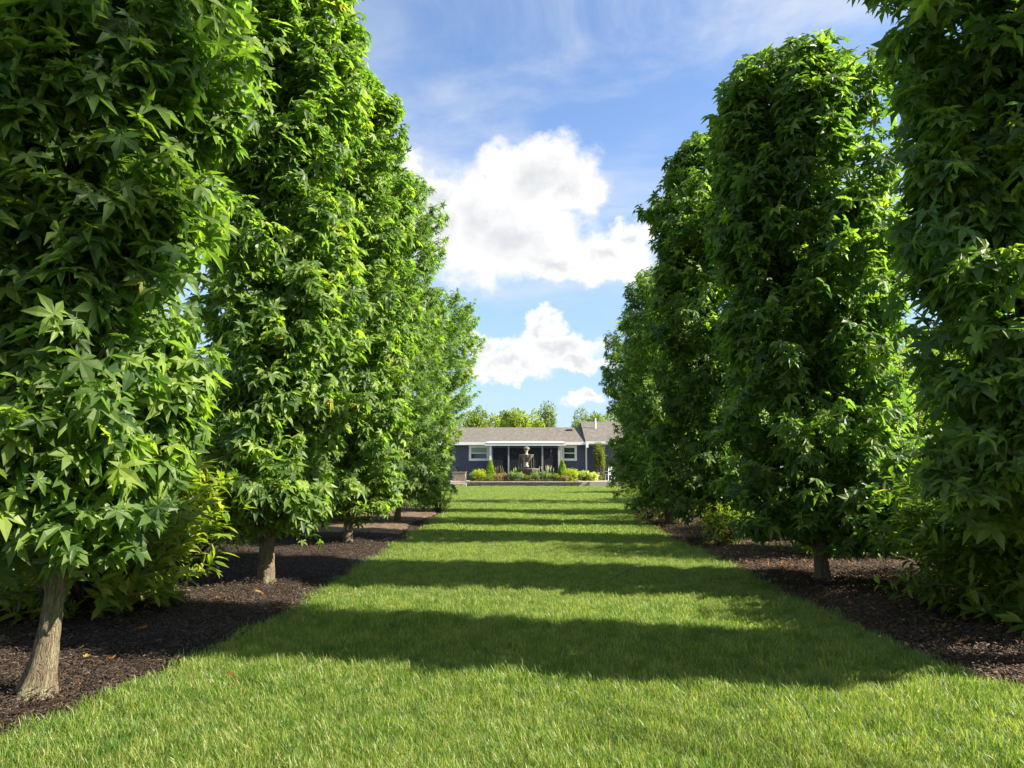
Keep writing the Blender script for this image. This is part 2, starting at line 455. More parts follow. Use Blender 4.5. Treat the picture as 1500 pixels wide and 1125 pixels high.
# ------------------------------------------------------------------ ground
def sfun(pts):
    ys = [p[0] for p in pts]; xs = [p[1] for p in pts]
    return lambda y: np.interp(y, ys, xs) + .018 * np.sin(np.asarray(y) * 2.9 + xs[0]) + .011 * np.sin(np.asarray(y) * 7.1 + 2 * xs[0])
XL = sfun([(-4, -2.75), (1.5, -2.62), (3.2, -2.38), (4.2, -2.16), (5.0, -2.04), (6, -1.98), (10, -2.05), (14, -2.15), (18, -2.2), (20, -2.25), (21.2, -2.6)])
XR = sfun([(-4, 2.9), (2.5, 2.86), (3.96, 2.72), (4.5, 2.50), (5.5, 2.45), (8, 2.47), (12, 2.47), (16, 2.5), (19, 2.6), (21.2, 2.9)])
YB = 21.2

g = MB(); g.add([(-900, -900, -0.09), (900, -900, -0.09), (900, 1100, -0.09), (-900, 1100, -0.09)], [(0, 1, 2, 3)])
tag(g.build('ground', M['far_ground']), kind='structure')

def grid_mesh(name, fx, ys, nt, fz, mat_):
    ys = np.asarray(ys); T = np.linspace(0, 1, nt)
    Y, TT = np.meshgrid(ys, T, indexing='ij')
    a, b = fx(Y)
    X = a + (b - a) * TT
    Z = fz(X, Y, TT)
    V = np.stack([X, Y, Z], -1).reshape(-1, 3)
    i = np.arange(len(ys) - 1)[:, None] * nt + np.arange(nt - 1)[None]
    q = np.stack([i, i + 1, i + nt + 1, i + nt], -1).reshape(-1, 4)
    return np_mesh(name, V, q, mat_, smooth=True)

def lawn_z(X, Y): return 0.012 * np.sin(X * 1.3 + 0.4 * Y) * np.sin(Y * 0.9 + 1)
o = grid_mesh('lawn', lambda Y: (XL(Y), XR(Y)), np.linspace(-4, YB, 200), 50, lambda X, Y, T: lawn_z(X, Y) - 0.03 * (np.exp(-T * 40) + np.exp(-(1 - T) * 40)), M['thatch'])
tag(o, kind='structure')
o = grid_mesh('lawn', lambda Y: (np.full_like(Y, -14.0), np.full_like(Y, 14.0)), np.linspace(YB, 46.0, 60), 40, lambda X, Y, T: lawn_z(X, Y), M['thatch'])
tag(o, kind='structure')

def vnoise(X, Y, seed, f):
    r = np.random.default_rng(seed); s = 0
    for k in range(14):
        th = r.uniform(0, 6.28); fr = f * r.uniform(0.5, 2.2); ph = r.uniform(0, 6.28)
        s = s + np.sin((X * math.cos(th) + Y * math.sin(th)) * fr + ph)
    return s / 14
OUTW = 4.4
def mulch_z(X, Y, side):
    e = (XL(Y) - X) if side < 0 else (X - XR(Y))
    return -0.035 + 0.075 * (1 - np.exp(-np.maximum(e, 0) * 3.0)) + 0.02 * vnoise(X, Y, 3, 6) + 0.012 * vnoise(X, Y, 5, 30)
for side in (-1, 1):
    fx = (lambda Y: (XL(Y) - OUTW, XL(Y) + 0.02)) if side < 0 else (lambda Y: (XR(Y) - 0.02, XR(Y) + OUTW))
    o = grid_mesh('mulch_bed', fx, np.linspace(-3, YB, 420), 110, lambda X, Y, T: mulch_z(X, Y, side), M['mulch'])
    tag(o, kind='structure')
# worn tan mulch around the far left trunks
o = grid_mesh('bare_soil_patch', lambda Y: (XL(Y) - 1.9 + 0.25 * np.sin(Y * 1.7), XL(Y) - 0.02 - 0.10 * (1 + np.sin(Y * 1.3))), np.linspace(12.8, YB - 0.05, 120), 40,
              lambda X, Y, T: mulch_z(X, Y, -1) + 0.012 - 0.05 * np.maximum(0, 1 - 8 * np.minimum(np.minimum(T, 1 - T), np.minimum((Y - 12.8) / 3, 1))), M['mulch_tan'])
tag(o, kind='structure')

# ------------------------------------------------------------------ scattering through geometry nodes (stuff)
def proto(name, V, T, m, attrs=None):
    o = np_mesh(name, V, T, m, attrs=attrs)
    COL.objects.unlink(o)
    return o

def scatter(name, P, rot, scl, protos, label, cat):
    me = bpy.data.meshes.new(name)
    me.vertices.add(len(P)); me.vertices.foreach_set('co', np.asarray(P, np.float32).ravel())
    a = me.attributes.new('rot', 'FLOAT_VECTOR', 'POINT'); a.data.foreach_set('vector', np.asarray(rot, np.float32).ravel())
    a = me.attributes.new('scl', 'FLOAT_VECTOR', 'POINT'); a.data.foreach_set('vector', np.asarray(scl, np.float32).ravel())
    a = me.attributes.new('pick', 'INT', 'POINT'); a.data.foreach_set('value', rng.integers(0, len(protos), len(P)).astype(np.int32))
    o = bpy.data.objects.new(name, me); COL.objects.link(o)
    ng = bpy.data.node_groups.new(name, 'GeometryNodeTree')
    ng.interface.new_socket('Geometry', in_out='INPUT', socket_type='NodeSocketGeometry')
    ng.interface.new_socket('Geometry', in_out='OUTPUT', socket_type='NodeSocketGeometry')
    N = ng.nodes; L = ng.links
    gi = N.new('NodeGroupInput'); go = N.new('NodeGroupOutput')
    iop = N.new('GeometryNodeInstanceOnPoints'); iop.inputs['Pick Instance'].default_value = True
    gti = N.new('GeometryNodeGeometryToInstance')
    for p in reversed(protos):
        oi = N.new('GeometryNodeObjectInfo'); oi.inputs['Object'].default_value = p
        L.new(oi.outputs['Geometry'], gti.inputs[0])
    def na(nm, dt):
        n = N.new('GeometryNodeInputNamedAttribute'); n.data_type = dt; n.inputs[0].default_value = nm
        return [q for q in n.outputs if q.enabled and q.name == 'Attribute'][0]
    L.new(gi.outputs[0], iop.inputs['Points']); L.new(gti.outputs[0], iop.inputs['Instance'])
    L.new(na('pick', 'INT'), iop.inputs['Instance Index'])
    e2r = N.new('FunctionNodeEulerToRotation'); L.new(na('rot', 'FLOAT_VECTOR'), e2r.inputs[0]); L.new(e2r.outputs[0], iop.inputs['Rotation'])
    L.new(na('scl', 'FLOAT_VECTOR'), iop.inputs['Scale'])
    L.new(iop.outputs[0], go.inputs[0])
    md = o.modifiers.new('scatter', 'NODES'); md.node_group = ng
    return tag(o, label, cat, kind='stuff')

def blade_tuft(seed, n, rad, hmin, hmax, wd):
    r = np.random.default_rng(seed)
    V = []; T = []; tint = []; hg = []
    for i in range(n):
        a = r.uniform(0, 6.283); q = rad * math.sqrt(r.uniform())
        bx, by = q * math.cos(a), q * math.sin(a)
        h = r.uniform(hmin, hmax) ; lean = r.uniform(0.1, 0.9) * h
        d = r.uniform(0, 6.283); ux, uy = math.cos(d), math.sin(d)
        px, py = -uy, ux
        if r.uniform() < 0.5: px, py = math.cos(d + 1), math.sin(d + 1)
        w0 = wd * r.uniform(0.6, 1.2)
        b = len(V); tt = r.uniform()
        for (t, ww, l) in ((0, 0.8, 0), (0.45, 1.0, 0.22), (0.8, 0.7, 0.6)):
            zz = h * (t - 0.15 * l * t)
            for s in (-1, 1):
                V.append((bx + ux * lean * l + px * s * w0 * ww / 2, by + uy * lean * l + py * s * w0 * ww / 2, zz))
        V.append((bx + ux * lean, by + uy * lean, h * 0.93))
        T += [(b, b + 1, b + 3), (b, b + 3, b + 2), (b + 2, b + 3, b + 5), (b + 2, b + 5, b + 4), (b + 4, b + 5, b + 6)]
        tint += [tt] * 7; hg += [0, 0, .45, .45, .8, .8, 1]
    return np.array(V), np.array(T), {'tint': tint, 'hgt': hg}

near_t = []
for k in range(4):
    V, T, A = blade_tuft(20 + k, 34, 0.075, 0.018, 0.050, 0.0028)
    near_t.append(proto('grass_tuft', V, T, M['grass'], A))
far_t = []
for k in range(3):
    V, T, A = blade_tuft(40 + k, 52, 0.17, 0.022, 0.050, 0.0075)
    far_t.append(proto('grass_tuft_far', V, T, M['grass'], A))

def lawn_points(y0, y1, dens, spread=0.0, wide=None):
    area = (y1 - y0) * 6.4 if wide is None else (y1 - y0) * 2 * wide
    n = int(area * dens)
    Y = rng.uniform(y0, y1, n)
    X = rng.uniform(-3.2, 3.2, n) if wide is None else rng.uniform(-wide, wide, n)
    if wide is None:
        ok = (X > XL(Y) + 0.04 + rng.normal(0, 0.03, n)) & (X < XR(Y) - 0.04 + rng.normal(0, 0.03, n))
        X, Y = X[ok], Y[ok]
    else:
        ok = np.abs(X) < 2.5 + (Y - 20) * 0.55
        X, Y = X[ok], Y[ok]
    return np.stack([X, Y, lawn_z(X, Y) - 0.004], -1)
P1 = lawn_points(2.3, 6.5, 640)
P2 = lawn_points(6.5, 12.5, 330)
P3 = lawn_points(12.5, YB, 75)
P4 = lawn_points(YB, 46, 30, wide=11)
def tilt(n, a=0.16): return np.stack([rng.normal(0, a, n), rng.normal(0, a, n), rng.uniform(0, 6.283, n)], -1)
def grow(P, lo, hi):
    s = rng.uniform(lo, hi, len(P)) * (1 + 0.45 * vnoise(P[:, 0], P[:, 1], 9, 5))
    return np.stack([s ** 0.5, s ** 0.5, s], -1)
# straggling longer blades along the bed edges
ye = rng.uniform(2.3, 12, 420); side = rng.integers(0, 2, 420)
xe = np.where(side == 0, XL(ye) + rng.normal(0.0, 0.045, 420), XR(ye) + rng.normal(0.0, 0.045, 420))
PE = np.stack([xe, ye, np.full(420, -0.02)], -1)
PN = np.concatenate([P1, P2, PE])
SN = np.concatenate([grow(P1, 0.6, 1.55), grow(P2, 0.7, 1.2), grow(PE, 0.8, 1.7)])
scatter('lawn_grass', PN, tilt(len(PN)), SN, near_t, 'mown green lawn grass with straw blades between the two tree rows, near the camera', 'grass')
PF = np.concatenate([P3, P4])
scatter('distant_lawn_grass', PF, tilt(len(PF), 0.08), grow(PF, 0.8, 1.4), far_t, 'distant striped mown lawn grass reaching to the stone edging before the house', 'grass')

# mulch chips
def chips(seed):
    r = np.random.default_rng(seed); V = []; T = []; tt = []
    for i in range(16):
        c = np.array([r.normal(0, .05), r.normal(0, .05), r.uniform(0.0, 0.016)])
        a = r.uniform(0, 6.28); l = r.uniform(.008, .034); wd = r.uniform(.0016, .005)
        u = np.array([math.cos(a), math.sin(a), r.normal(0, .25)]); v = np.array([-math.sin(a), math.cos(a), r.normal(0, .3)])
        b = len(V); h = np.array([0, 0, .004])
        V += [c - u * l / 2 - v * wd / 2, c + u * l / 2 * .8 - v * wd / 2, c + u * l / 2 + v * wd / 2, c - u * l / 2 * .8 + v * wd / 2, c + h + u * l * .1]
        T += [(b, b + 1, b + 4), (b + 1, b + 2, b + 4), (b + 2, b + 3, b + 4), (b + 3, b, b + 4)]
        tt += [r.uniform()] * 5
    return np.array(V), np.array(T), {'tint': tt}
chip_p = [proto('mulch_chip_cluster', *chips(60 + k)[:2], M['chip'], chips(60 + k)[2]) for k in range(4)]
for side in (-1, 1):
    n1_, n2_ = 14000, 8000
    Y = np.concatenate([rng.uniform(1.5, 8, n1_), rng.uniform(8, YB, n2_)])
    E = np.abs(rng.uniform(-0.03, 2.6, len(Y)))
    X = XL(Y) - E if side < 0 else XR(Y) + E
    P = np.stack([X, Y, mulch_z(X, Y, side)], -1)
    if side < 0:
        P = P[(Y < 12.8) | (rng.uniform(size=len(Y)) < 0.25)]
    scatter('wood_mulch', P, tilt(len(P), .2), np.repeat(rng.uniform(.8, 1.4, len(P))[:, None], 3, 1), chip_p,
            'loose dark shredded bark mulch under the %s tree row' % ('left' if side < 0 else 'right'), 'mulch')

# ------------------------------------------------------------------ leaves
def star_leaf(detail, droop=0.5, fold=0.05, seed=0, petiole=True):
    r = np.random.default_rng(seed)
    angs = [-118, -60, 0, 60, 118]; lens = [0.40, 0.53, 0.58, 0.54, 0.41]; wid = [.085, .108, .118, .108, .085]
    angs = [a + r.normal(0, 4) for a in angs]; lens = [l * r.uniform(.92, 1.08) for l in lens]
    def pt(a, rad, up=0.0):
        q = R(a)
        x, y = math.sin(q) * rad, math.cos(q) * rad
        z = -droop * rad * rad * 0.9 + up
        return (x, y, z)
    V = [(0, 0, 0)]; T = []
    sins = [pt(-160, .10, .01)] + [pt((angs[i] + angs[i + 1]) / 2, .140, .012) for i in range(4)] + [pt(160, .10, .01)]
    V += sins
    for i in range(5):
        s0, s1 = 1 + i, 2 + i
        a, l, wd = angs[i], lens[i], wid[i]
        tip = pt(a, l, -0.02 + r.normal(0, .02))
        if detail == 0:
            b = len(V); V.append(tip); T += [(0, b, s0), (0, s1, b)]
        else:
            m = l * .52; da = math.degrees(math.atan2(wd, m)); mr = math.hypot(m, wd)
            shl = pt(a - da, mr, fold); shr = pt(a + da, mr, fold)
            b = len(V)
            if detail == 1:
                V += [shl, shr, tip]
                T += [(0, b, s0), (0, b + 2, b), (0, b + 1, b + 2), (0, s1, b + 1)]
            else:
                V += [shl, shr, tip, pt(a, m * 1.02, 0.0)]
                T += [(0, b, s0), (0, b + 3, b), (0, b + 1, b + 3), (0, s1, b + 1), (b, b + 3, b + 2), (b + 3, b + 1, b + 2)]
    if petiole:
        b = len(V); V += [(-.009, 0, 0), (.009, 0, 0), (.004, -.45, -.06), (-.004, -.45, -.06)]
        T += [(b, b + 2, b + 1), (b, b + 3, b + 2)]
    return np.array(V), np.array(T)

def oval_leaf(droop=0.3, w_=0.17, fold=0.04):
    def z(y, u=0): return -droop * y * y * .6 + u
    V = [(0, 0, 0), (-w_ * .8, .33, z(.33, fold)), (0, .36, z(.36)), (w_ * .8, .33, z(.33, fold)), (-w_ * .85, .66, z(.66, fold)), (0, .68, z(.68)), (w_ * .85, .66, z(.66, fold)), (0, 1.0, z(1.0))]
    T = [(0, 2, 1), (0, 3, 2), (1, 2, 5), (1, 5, 4), (2, 3, 6), (2, 6, 5), (4, 5, 7), (5, 6, 7)]
    return np.array(V), np.array(T)
def quad_leaf(w_=0.4):
    return np.array([(0, 0, 0), (-w_ / 2, .5, .06), (0, 1, -.1), (w_ / 2, .5, .06)]), np.array([(0, 2, 1), (0, 3, 2)])

def frames(tipd, nrm):
    y = norm(tipd); z = norm(nrm - (nrm * y).sum(-1, keepdims=True) * y); x = np.cross(y, z)
    return np.stack([x, y, z], -1)      # columns

def assemble(name, P, Fm, S, templates, m, parent, tint, kind='stuff'):
    """one joined mesh holding every leaf"""
    pick = rng.integers(0, len(templates), len(P))
    VV = []; TT = []; AA = []; off = 0
    for k, (tv, tt) in enumerate(templates):
        i = np.where(pick == k)[0]
        if len(i) == 0: continue
        v = np.einsum('nij,mj->nmi', Fm[i], tv) * S[i][:, None, None] + P[i][:, None, :]
        VV.append(v.reshape(-1, 3)); nv = len(tv)
        TT.append((tt[None] + (np.arange(len(i)) * nv)[:, None, None]).reshape(-1, 3) + off)
        AA.append(np.repeat(tint[i], nv)); off += len(i) * nv
    o = np_mesh(name, np.concatenate(VV), np.concatenate(TT), m, parent, {'tint': np.concatenate(AA)})
    if kind: o['kind'] = kind
    return o

leaf_mesh_cache = {}
def leaf_parts(key, templates, P, Fm, S, idx, m, root, name='leaf'):
    if key not in leaf_mesh_cache:
        ms = []
        for tv, tt in templates:
            me = bpy.data.meshes.new('leaf'); me.from_pydata([tuple(v) for v in tv], [], [tuple(int(q) for q in f) for f in tt]); me.update(); me.materials.append(m)
            ms.append(me)
        leaf_mesh_cache[key] = ms
    ms = leaf_mesh_cache[key]
    for n_, i in enumerate(idx):
        o = bpy.data.objects.new(name, ms[n_ % len(ms)])
        A = np.eye(4); A[:3, :3] = Fm[i] * S[i]; A[:3, 3] = P[i]
        o.parent = root
        o.matrix_local = Matrix(A.tolist())
        COL.objects.link(o)

CAMP = np.array([0, 0, CAM_H])
_Mi = np.array(_M.transposed())
def biggest(P, Fm, S, root_xyz, outer, n=300):
    Wd = P + root_xyz - CAMP
    c = Wd @ _Mi.T
    dist = np.linalg.norm(Wd, axis=1)
    vis = (c[:, 2] < 0) & (np.abs(c[:, 0] / c[:, 2]) < 0.73) & (np.abs(c[:, 1] / c[:, 2]) < 0.55)
    facing = np.abs((norm(Wd) * Fm[:, :, 2]).sum(1))
    # the side of the crown turned to the camera, at its surface
    rad = P[:, :2]; toc = -np.array(root_xyz[:2]); toc = toc / np.linalg.norm(toc)
    side = (norm(rad) @ toc)
    score = (0.35 + facing) * S / dist * vis * (side > 0.1) * outer
    return np.argsort(-score)[:n][np.sort(-score)[:n] < 0]

# ------------------------------------------------------------------ columnar sweetgums
def tree_trunk(root, h, r0, r1, lean, seed, n=28):
    r = np.random.default_rng(seed)
    zs = np.concatenate([np.linspace(-0.08, 1.2, 44), np.linspace(1.3, h * 0.93, 26)])
    th = np.linspace(0, 2 * math.pi, n, endpoint=False)
    rid = r.uniform(0, 6.28, 4)
    V = []
    for z in zs:
        t = max(z, 0) / h
        rr = r1 + (r0 - r1) * math.exp(-max(z, 0) * 5.5) if z < 1.3 else r1 * (1 - 0.85 * (z - 1.2) / (h - 1.2))
        cx = lean[0] * (1 - math.exp(-max(z, 0) * 1.6)) + 0.015 * math.sin(z * 3 + rid[0]); cy = lean[1] * (1 - math.exp(-max(z, 0) * 1.6)) + .015 * math.sin(z * 2.3 + rid[1])
        fl = math.exp(-max(z, 0) * 9)
        q = rr * (1 + 0.16 * fl * np.sin(5 * th + rid[2]) + 0.035 * np.sin(13 * th + 2 * math.sin(z * 9) + rid[3]) + 0.02 * r.normal(size=n)
                  + 0.05 * math.exp(-((z - 0.62) / .05) ** 2))
        V += [(cx + a * math.cos(b), cy + a * math.sin(b), z) for a, b in zip(q, th)]
    nr = len(zs); i = np.arange(nr - 1)[:, None] * n; k = np.arange(n)[None]; k2 = (k + 1) % n
    q = np.stack([i + k, i + k2, i + n + k2, i + n + k], -1).reshape(-1, 4)
    return np_mesh('trunk', V, q, M['bark'], root, smooth=True)

def gum(loc, h, rad, label, seed, zb=0.75, shoots=620, detail=1, leafsize=0.188, r0=.145, r1=.085, lean=(0, 0), parts=True, shape=None, top_pow=5, loose=0.0, holes=28, group='columnar star-leaved trees in two rows'):
    global rng
    rng = np.random.default_rng(seed)
    x, y = loc
    z0 = 0.02
    root = empty('columnar_tree', (x, y, z0), label, 'tree', group)
    tree_trunk(root, h, r0, r1, lean, seed)
    # lumps of the clipped crown
    K = 46
    lth = rng.uniform(0, 6.283, K); lz = rng.uniform(zb, h, K); la = rng.uniform(-0.21, 0.19, K); lsz = rng.uniform(.25, .6, K)
    def radius(th, z):
        t = np.clip((z - zb + 0.25) / (h - zb + 0.25), 0, 1)
        prof = (1 - np.abs(2 * t - 1) ** top_pow * np.where(t > .5, 1.0, 0.45)) ** 0.5
        if shape is not None: prof = prof * np.interp(z, shape[0], shape[1])
        rr = rad * prof
        b = 0
        for k in range(K):
            dth = np.abs((th - lth[k] + math.pi) % (2 * math.pi) - math.pi) * rad
            b = b + la[k] * np.exp(-(dth ** 2 + (z - lz[k]) ** 2) / (2 * lsz[k] ** 2))
        return rr * (1 + np.clip(b, -.28, .26))
    # shoots
    n = shoots
    th = rng.uniform(0, 6.283, n); zt = zb + (h - zb) * rng.uniform(0, 1, n) ** 0.93
    inner = rng.uniform(size=n) < 0.14
    rt = radius(th, zt) * np.where(inner, rng.uniform(.25, .75, n), 1.03 - .28 * rng.uniform(0, 1, n) ** 1.5) + loose * np.maximum(0, rng.normal(0, .16, n))
    out_ = rng.uniform(size=n) < .10
    rt = rt + out_ * rng.uniform(.04, .18, n)
    hth = rng.uniform(0, 6.283, holes); hz = rng.uniform(zb + .2, h, holes); hs = rng.uniform(.13, .30, holes)
    for k in range(holes):
        dth = np.abs((th - hth[k] + math.pi) % (2 * math.pi) - math.pi) * rad
        inh = (dth / 1.5) ** 2 + (zt - hz[k]) ** 2 < hs[k] ** 2
        rt = np.where(inh, rt * rng.uniform(.3, .62, n), rt)
    # top shoots stand upright
    ln = rng.uniform(.35, .75, n)
    elev = rng.uniform(R(15), R(65), n); elev = np.where(zt > h - .6, rng.uniform(R(45), R(88), n), elev)
    elev = np.where(zt < zb + .5, rng.uniform(R(-35), R(30), n), elev)
    od = np.stack([np.cos(th) * np.cos(elev), np.sin(th) * np.cos(elev), np.sin(elev)], -1)
    tip = np.stack([np.cos(th) * rt + lean[0] * 0.9, np.sin(th) * rt + lean[1] * .9, zt], -1)
    base = tip - od * ln[:, None]
    per = 19
    t = (np.arange(per) + .5) / per
    tt = np.clip(t[None] + rng.normal(0, .04, (n, per)), 0, 1)
    pos = base[:, None] + (tip - base)[:, None] * tt[..., None] ** 0.75
    az = th[:, None] + rng.uniform(-1.9, 1.9, (n, per))
    pet = np.stack([np.cos(az), np.sin(az), rng.uniform(-.25, .65, (n, per))], -1)
    pet = norm(pet)
    S = leafsize * (0.62 + 0.5 * np.sin(tt * math.pi * .92 + .1)) * rng.uniform(.62, 1.28, (n, per))
    P = pos + pet * (S * 0.52)[..., None]
    tipd = norm(pet * 0.8 + np.array([0, 0, -0.6]) + rng.normal(0, .35, (n, per, 3)))
    outw = np.stack([np.cos(az), np.sin(az), 0 * az], -1)
    nr = norm(np.array([0, 0, .75]) + outw * 1.0 + rng.normal(0, .40, (n, per, 3)))
    P = P.reshape(-1, 3); S = S.ravel(); Fm = frames(tipd.reshape(-1, 3), nr.reshape(-1, 3))
    tint = (rng.uniform(0, .72, len(P)) + (tt.ravel() > .86) * .26) % 1.0
    tint[rng.uniform(size=len(P)) < .0025] = .999
    keep = (P[:, 2] > zb - .5)
    P, S, Fm, tint = P[keep], S[keep], Fm[keep], tint[keep]
    thp = np.arctan2(P[:, 1], P[:, 0])
    outer = np.hypot(P[:, 0], P[:, 1]) > radius(thp, P[:, 2]) * .92
    tv = [star_leaf(detail, d, f, 100 + i, petiole=detail > 0) for i, (d, f) in enumerate(((.15, .04), (.4, .05), (.85, .04), (.25, .06), (.6, .07)))]
    rest = np.ones(len(P), bool)
    if parts:
        idx = biggest(P, Fm, S, np.array([x, y, z0]), outer)
        rest[idx] = False
        t2 = [star_leaf(2, d, f, 200 + i) for i, (d, f) in enumerate(((.15, .04), (.45, .05), (.85, .05), (.25, .06), (.65, .06), (.35, .04), (1.1, .08)))]
        leaf_parts('gum', t2, P, Fm, S, idx, M['gum'], root)
    assemble('foliage', P[rest], Fm[rest], S[rest], tv, M['gum'], root, tint[rest])
    # limbs and shoots
    mb = MB()
    sel = rng.choice(n, min(n, 150 if detail else 70), replace=False)
    for i in sel:
        zc = max(zb * .8, base[i][2] - rng.uniform(.2, .5)); c = Vector((lean[0] * .9, lean[1] * .9, zc)); b_ = Vector(base[i]); e = Vector(tip[i])
        mb.tube([c, c.lerp(b_, .6) + Vector((0, 0, .05)), b_, e], [.016, .010, .006, .0025], 4, False)
    o = mb.build('branch', M['twig'], root); o['kind'] = 'stuff'
    return root

L1s = ([0, .6, 1.0, 1.9, 2.15, 2.6, 3.4, 9], [.80, .88, .93, .93, .72, .78, .88, .82])
gum((-2.60, 3.82), 6.6, .80, 'nearest tree of the left row, star leaves filling the left edge, pale flared bare trunk', 11, zb=.74, shoots=1000, holes=20, shape=L1s, lean=(.13, .02), r0=.104, r1=.043, detail=1)
gum((-2.69, 7.34), 7.6, .76, 'second tree of the left row, tall dense column with shaded front and short trunk', 12, zb=.48, shoots=1000, r0=.10, r1=.068, lean=(0.02, 0), top_pow=7)
gum((-2.83, 11.3), 7.8, .84, 'third tree of the left row, tall light green column with thin trunk', 13, zb=.5, shoots=940, detail=1, r0=.082, r1=.058, top_pow=6, shape=([0, 1, 9], [1.1, 1.08, 1.0]))
gum((-2.84, 15.6), 7.9, .88, 'fourth tree of the left row, its thin trunk on tan bare soil', 14, zb=.35, shoots=860, detail=0, r0=.085, r1=.06, top_pow=7, shape=([0, 1, 9], [1.15, 1.1, 1.0]))
gum((-2.84, 19.2), 6.1, 1.35, 'last tree of the left row, shorter and looser with stray branches toward the house', 15, zb=.3, shoots=1200, detail=0, r0=.09, r1=.07, loose=.8, leafsize=.18, shape=([0, 1, 2, 2.8, 3.5, 5, 6.5], [.52, .52, .54, .72, .9, 1.1, 1.05]))
gum((-2.75, 0.1), 6.4, 1.0, 'tree of the left row standing beside the camera', 16, zb=.8, shoots=420, detail=0, parts=False)
gum((3.26, 4.50), 6.8, .76, 'nearest tree of the right row, dark shaded leaves filling the right edge', 21, zb=.85, shoots=860, detail=1, shape=([0, 1.2, 2, 3, 4.5, 7], [.82, .87, .9, .98, 1.0, .98]), top_pow=8)
gum((3.04, 7.60), 5.85, .95, 'second tree of the right row, broad round-topped dark column on a bare trunk', 22, zb=.42, shoots=980, r0=.088, r1=.066, holes=30, top_pow=9, shape=([0, .8, 2, 3.5, 5, 6.5], [1.05, 1.08, .98, 1.0, 1.08, 1.08]))
gum((3.14, 11.9), 7.0, .93, 'third tree of the right row, stepped narrow top and leaning forked trunk', 23, zb=.42, shoots=860, detail=1, lean=(-.12, .05), r0=.105, r1=.075, shape=([0, 2, 4.8, 5.8, 6.2, 7.2], [.95, 1.0, 1.05, 1.0, .72, .6]))
gum((2.96, 15.3), 5.6, .98, 'fourth tree of the right row, lower dark crown reaching over the lawn', 24, zb=.3, shoots=780, detail=0, r0=.10, r1=.08)
gum((3.05, 19.0), 5.3, .95, 'fifth tree of the right row, nearest of that row to the house', 25, zb=.3, shoots=480, detail=0)
gum((4.2, 24.6), 5.4, 1.2, 'tree standing apart beyond the end of the right row', 26, zb=.5, shoots=380, detail=0, parts=False)
gum((3.2, -0.4), 6.0, .85, 'tree of the right row standing beside the camera', 27, zb=.8, shoots=420, detail=0, parts=False)

# ------------------------------------------------------------------ broadleaf shrubs
def shrub(loc, rad, h, label, seed, m, leaf=0.11, n=300, per=11, parts=False, group=None, template=None, low=0.05, name='leafy_shrub', cat='shrub', upright=.5):
    global rng
    rng = np.random.default_rng(seed)
    z0 = loc[2] if len(loc) > 2 else 0.0
    root = empty(name, (loc[0], loc[1], z0), label, cat, group)
    u = norm(rng.normal(size=(n, 3))); u[:, 2] = np.abs(u[:, 2]) ** .8 * np.sign(rng.uniform(-.25, 1, n))
    lump = 1 + .18 * np.sin(u[:, 0] * 5 + seed) * np.cos(u[:, 1] * 6 + seed) + .1 * rng.normal(size=n)
    tip = np.stack([u[:, 0] * rad, u[:, 1] * rad, h * .5 + u[:, 2] * h * .5], -1)
    tip[:, :2] *= lump[:, None]; tip[:, 2] = np.clip(tip[:, 2] * (.9 + .1 * lump), low, None)
    tip *= rng.uniform(.72, 1.05, n)[:, None]
    od = norm(tip - np.array([0, 0, h * .25]) + np.array([0, 0, upright * h]))
    tt = rng.uniform(0, 1, (n, per)); ln = h * .28
    pos = tip[:, None] - od[:, None] * (ln * (1 - tt) ** 1.4)[..., None]
    az = rng.uniform(0, 6.283, (n, per))
    side = norm(np.cross(od, [0.2, .3, 1.0])); up2 = np.cross(side, od)
    pet = side[:, None] * np.cos(az)[..., None] + up2[:, None] * np.sin(az)[..., None] + od[:, None] * .65
    tipd = norm(pet + rng.normal(0, .2, pet.shape)); nr = norm(od[:, None] * .8 + np.array([0, 0, .6]) + rng.normal(0, .3, pet.shape))
    P = pos.reshape(-1, 3); S = (leaf * rng.uniform(.6, 1.2, (n, per))).ravel(); Fm = frames(tipd.reshape(-1, 3), nr.reshape(-1, 3))
    tint = rng.uniform(0, .98, len(P)); tv = template or [oval_leaf(.3), oval_leaf(.6), oval_leaf(-.1)]
    rest = np.ones(len(P), bool)
    if parts:
        outer = np.linalg.norm(P / np.array([rad, rad, h]), axis=1) > .7
        idx = biggest(P, Fm, S, np.array([loc[0], loc[1], z0]), outer)
        rest[idx] = False
        leaf_parts(m.name, tv, P, Fm, S, idx, m, root)
    assemble('foliage', P[rest], Fm[rest], S[rest], tv, m, root, tint[rest])
    mb = MB()
    for i in rng.choice(n, min(n, 60), replace=False):
        b_ = Vector((rng.normal(0, rad * .12), rng.normal(0, rad * .12), -.03)); e = Vector(tip[i])
        mb.tube([b_, b_.lerp(e, .5) + Vector((0, 0, h * .08)), e], [.012 * h, .008 * h, .003], 4, False)
    o = mb.build('stem', M['twig'], root); o['kind'] = 'stuff'
    return root

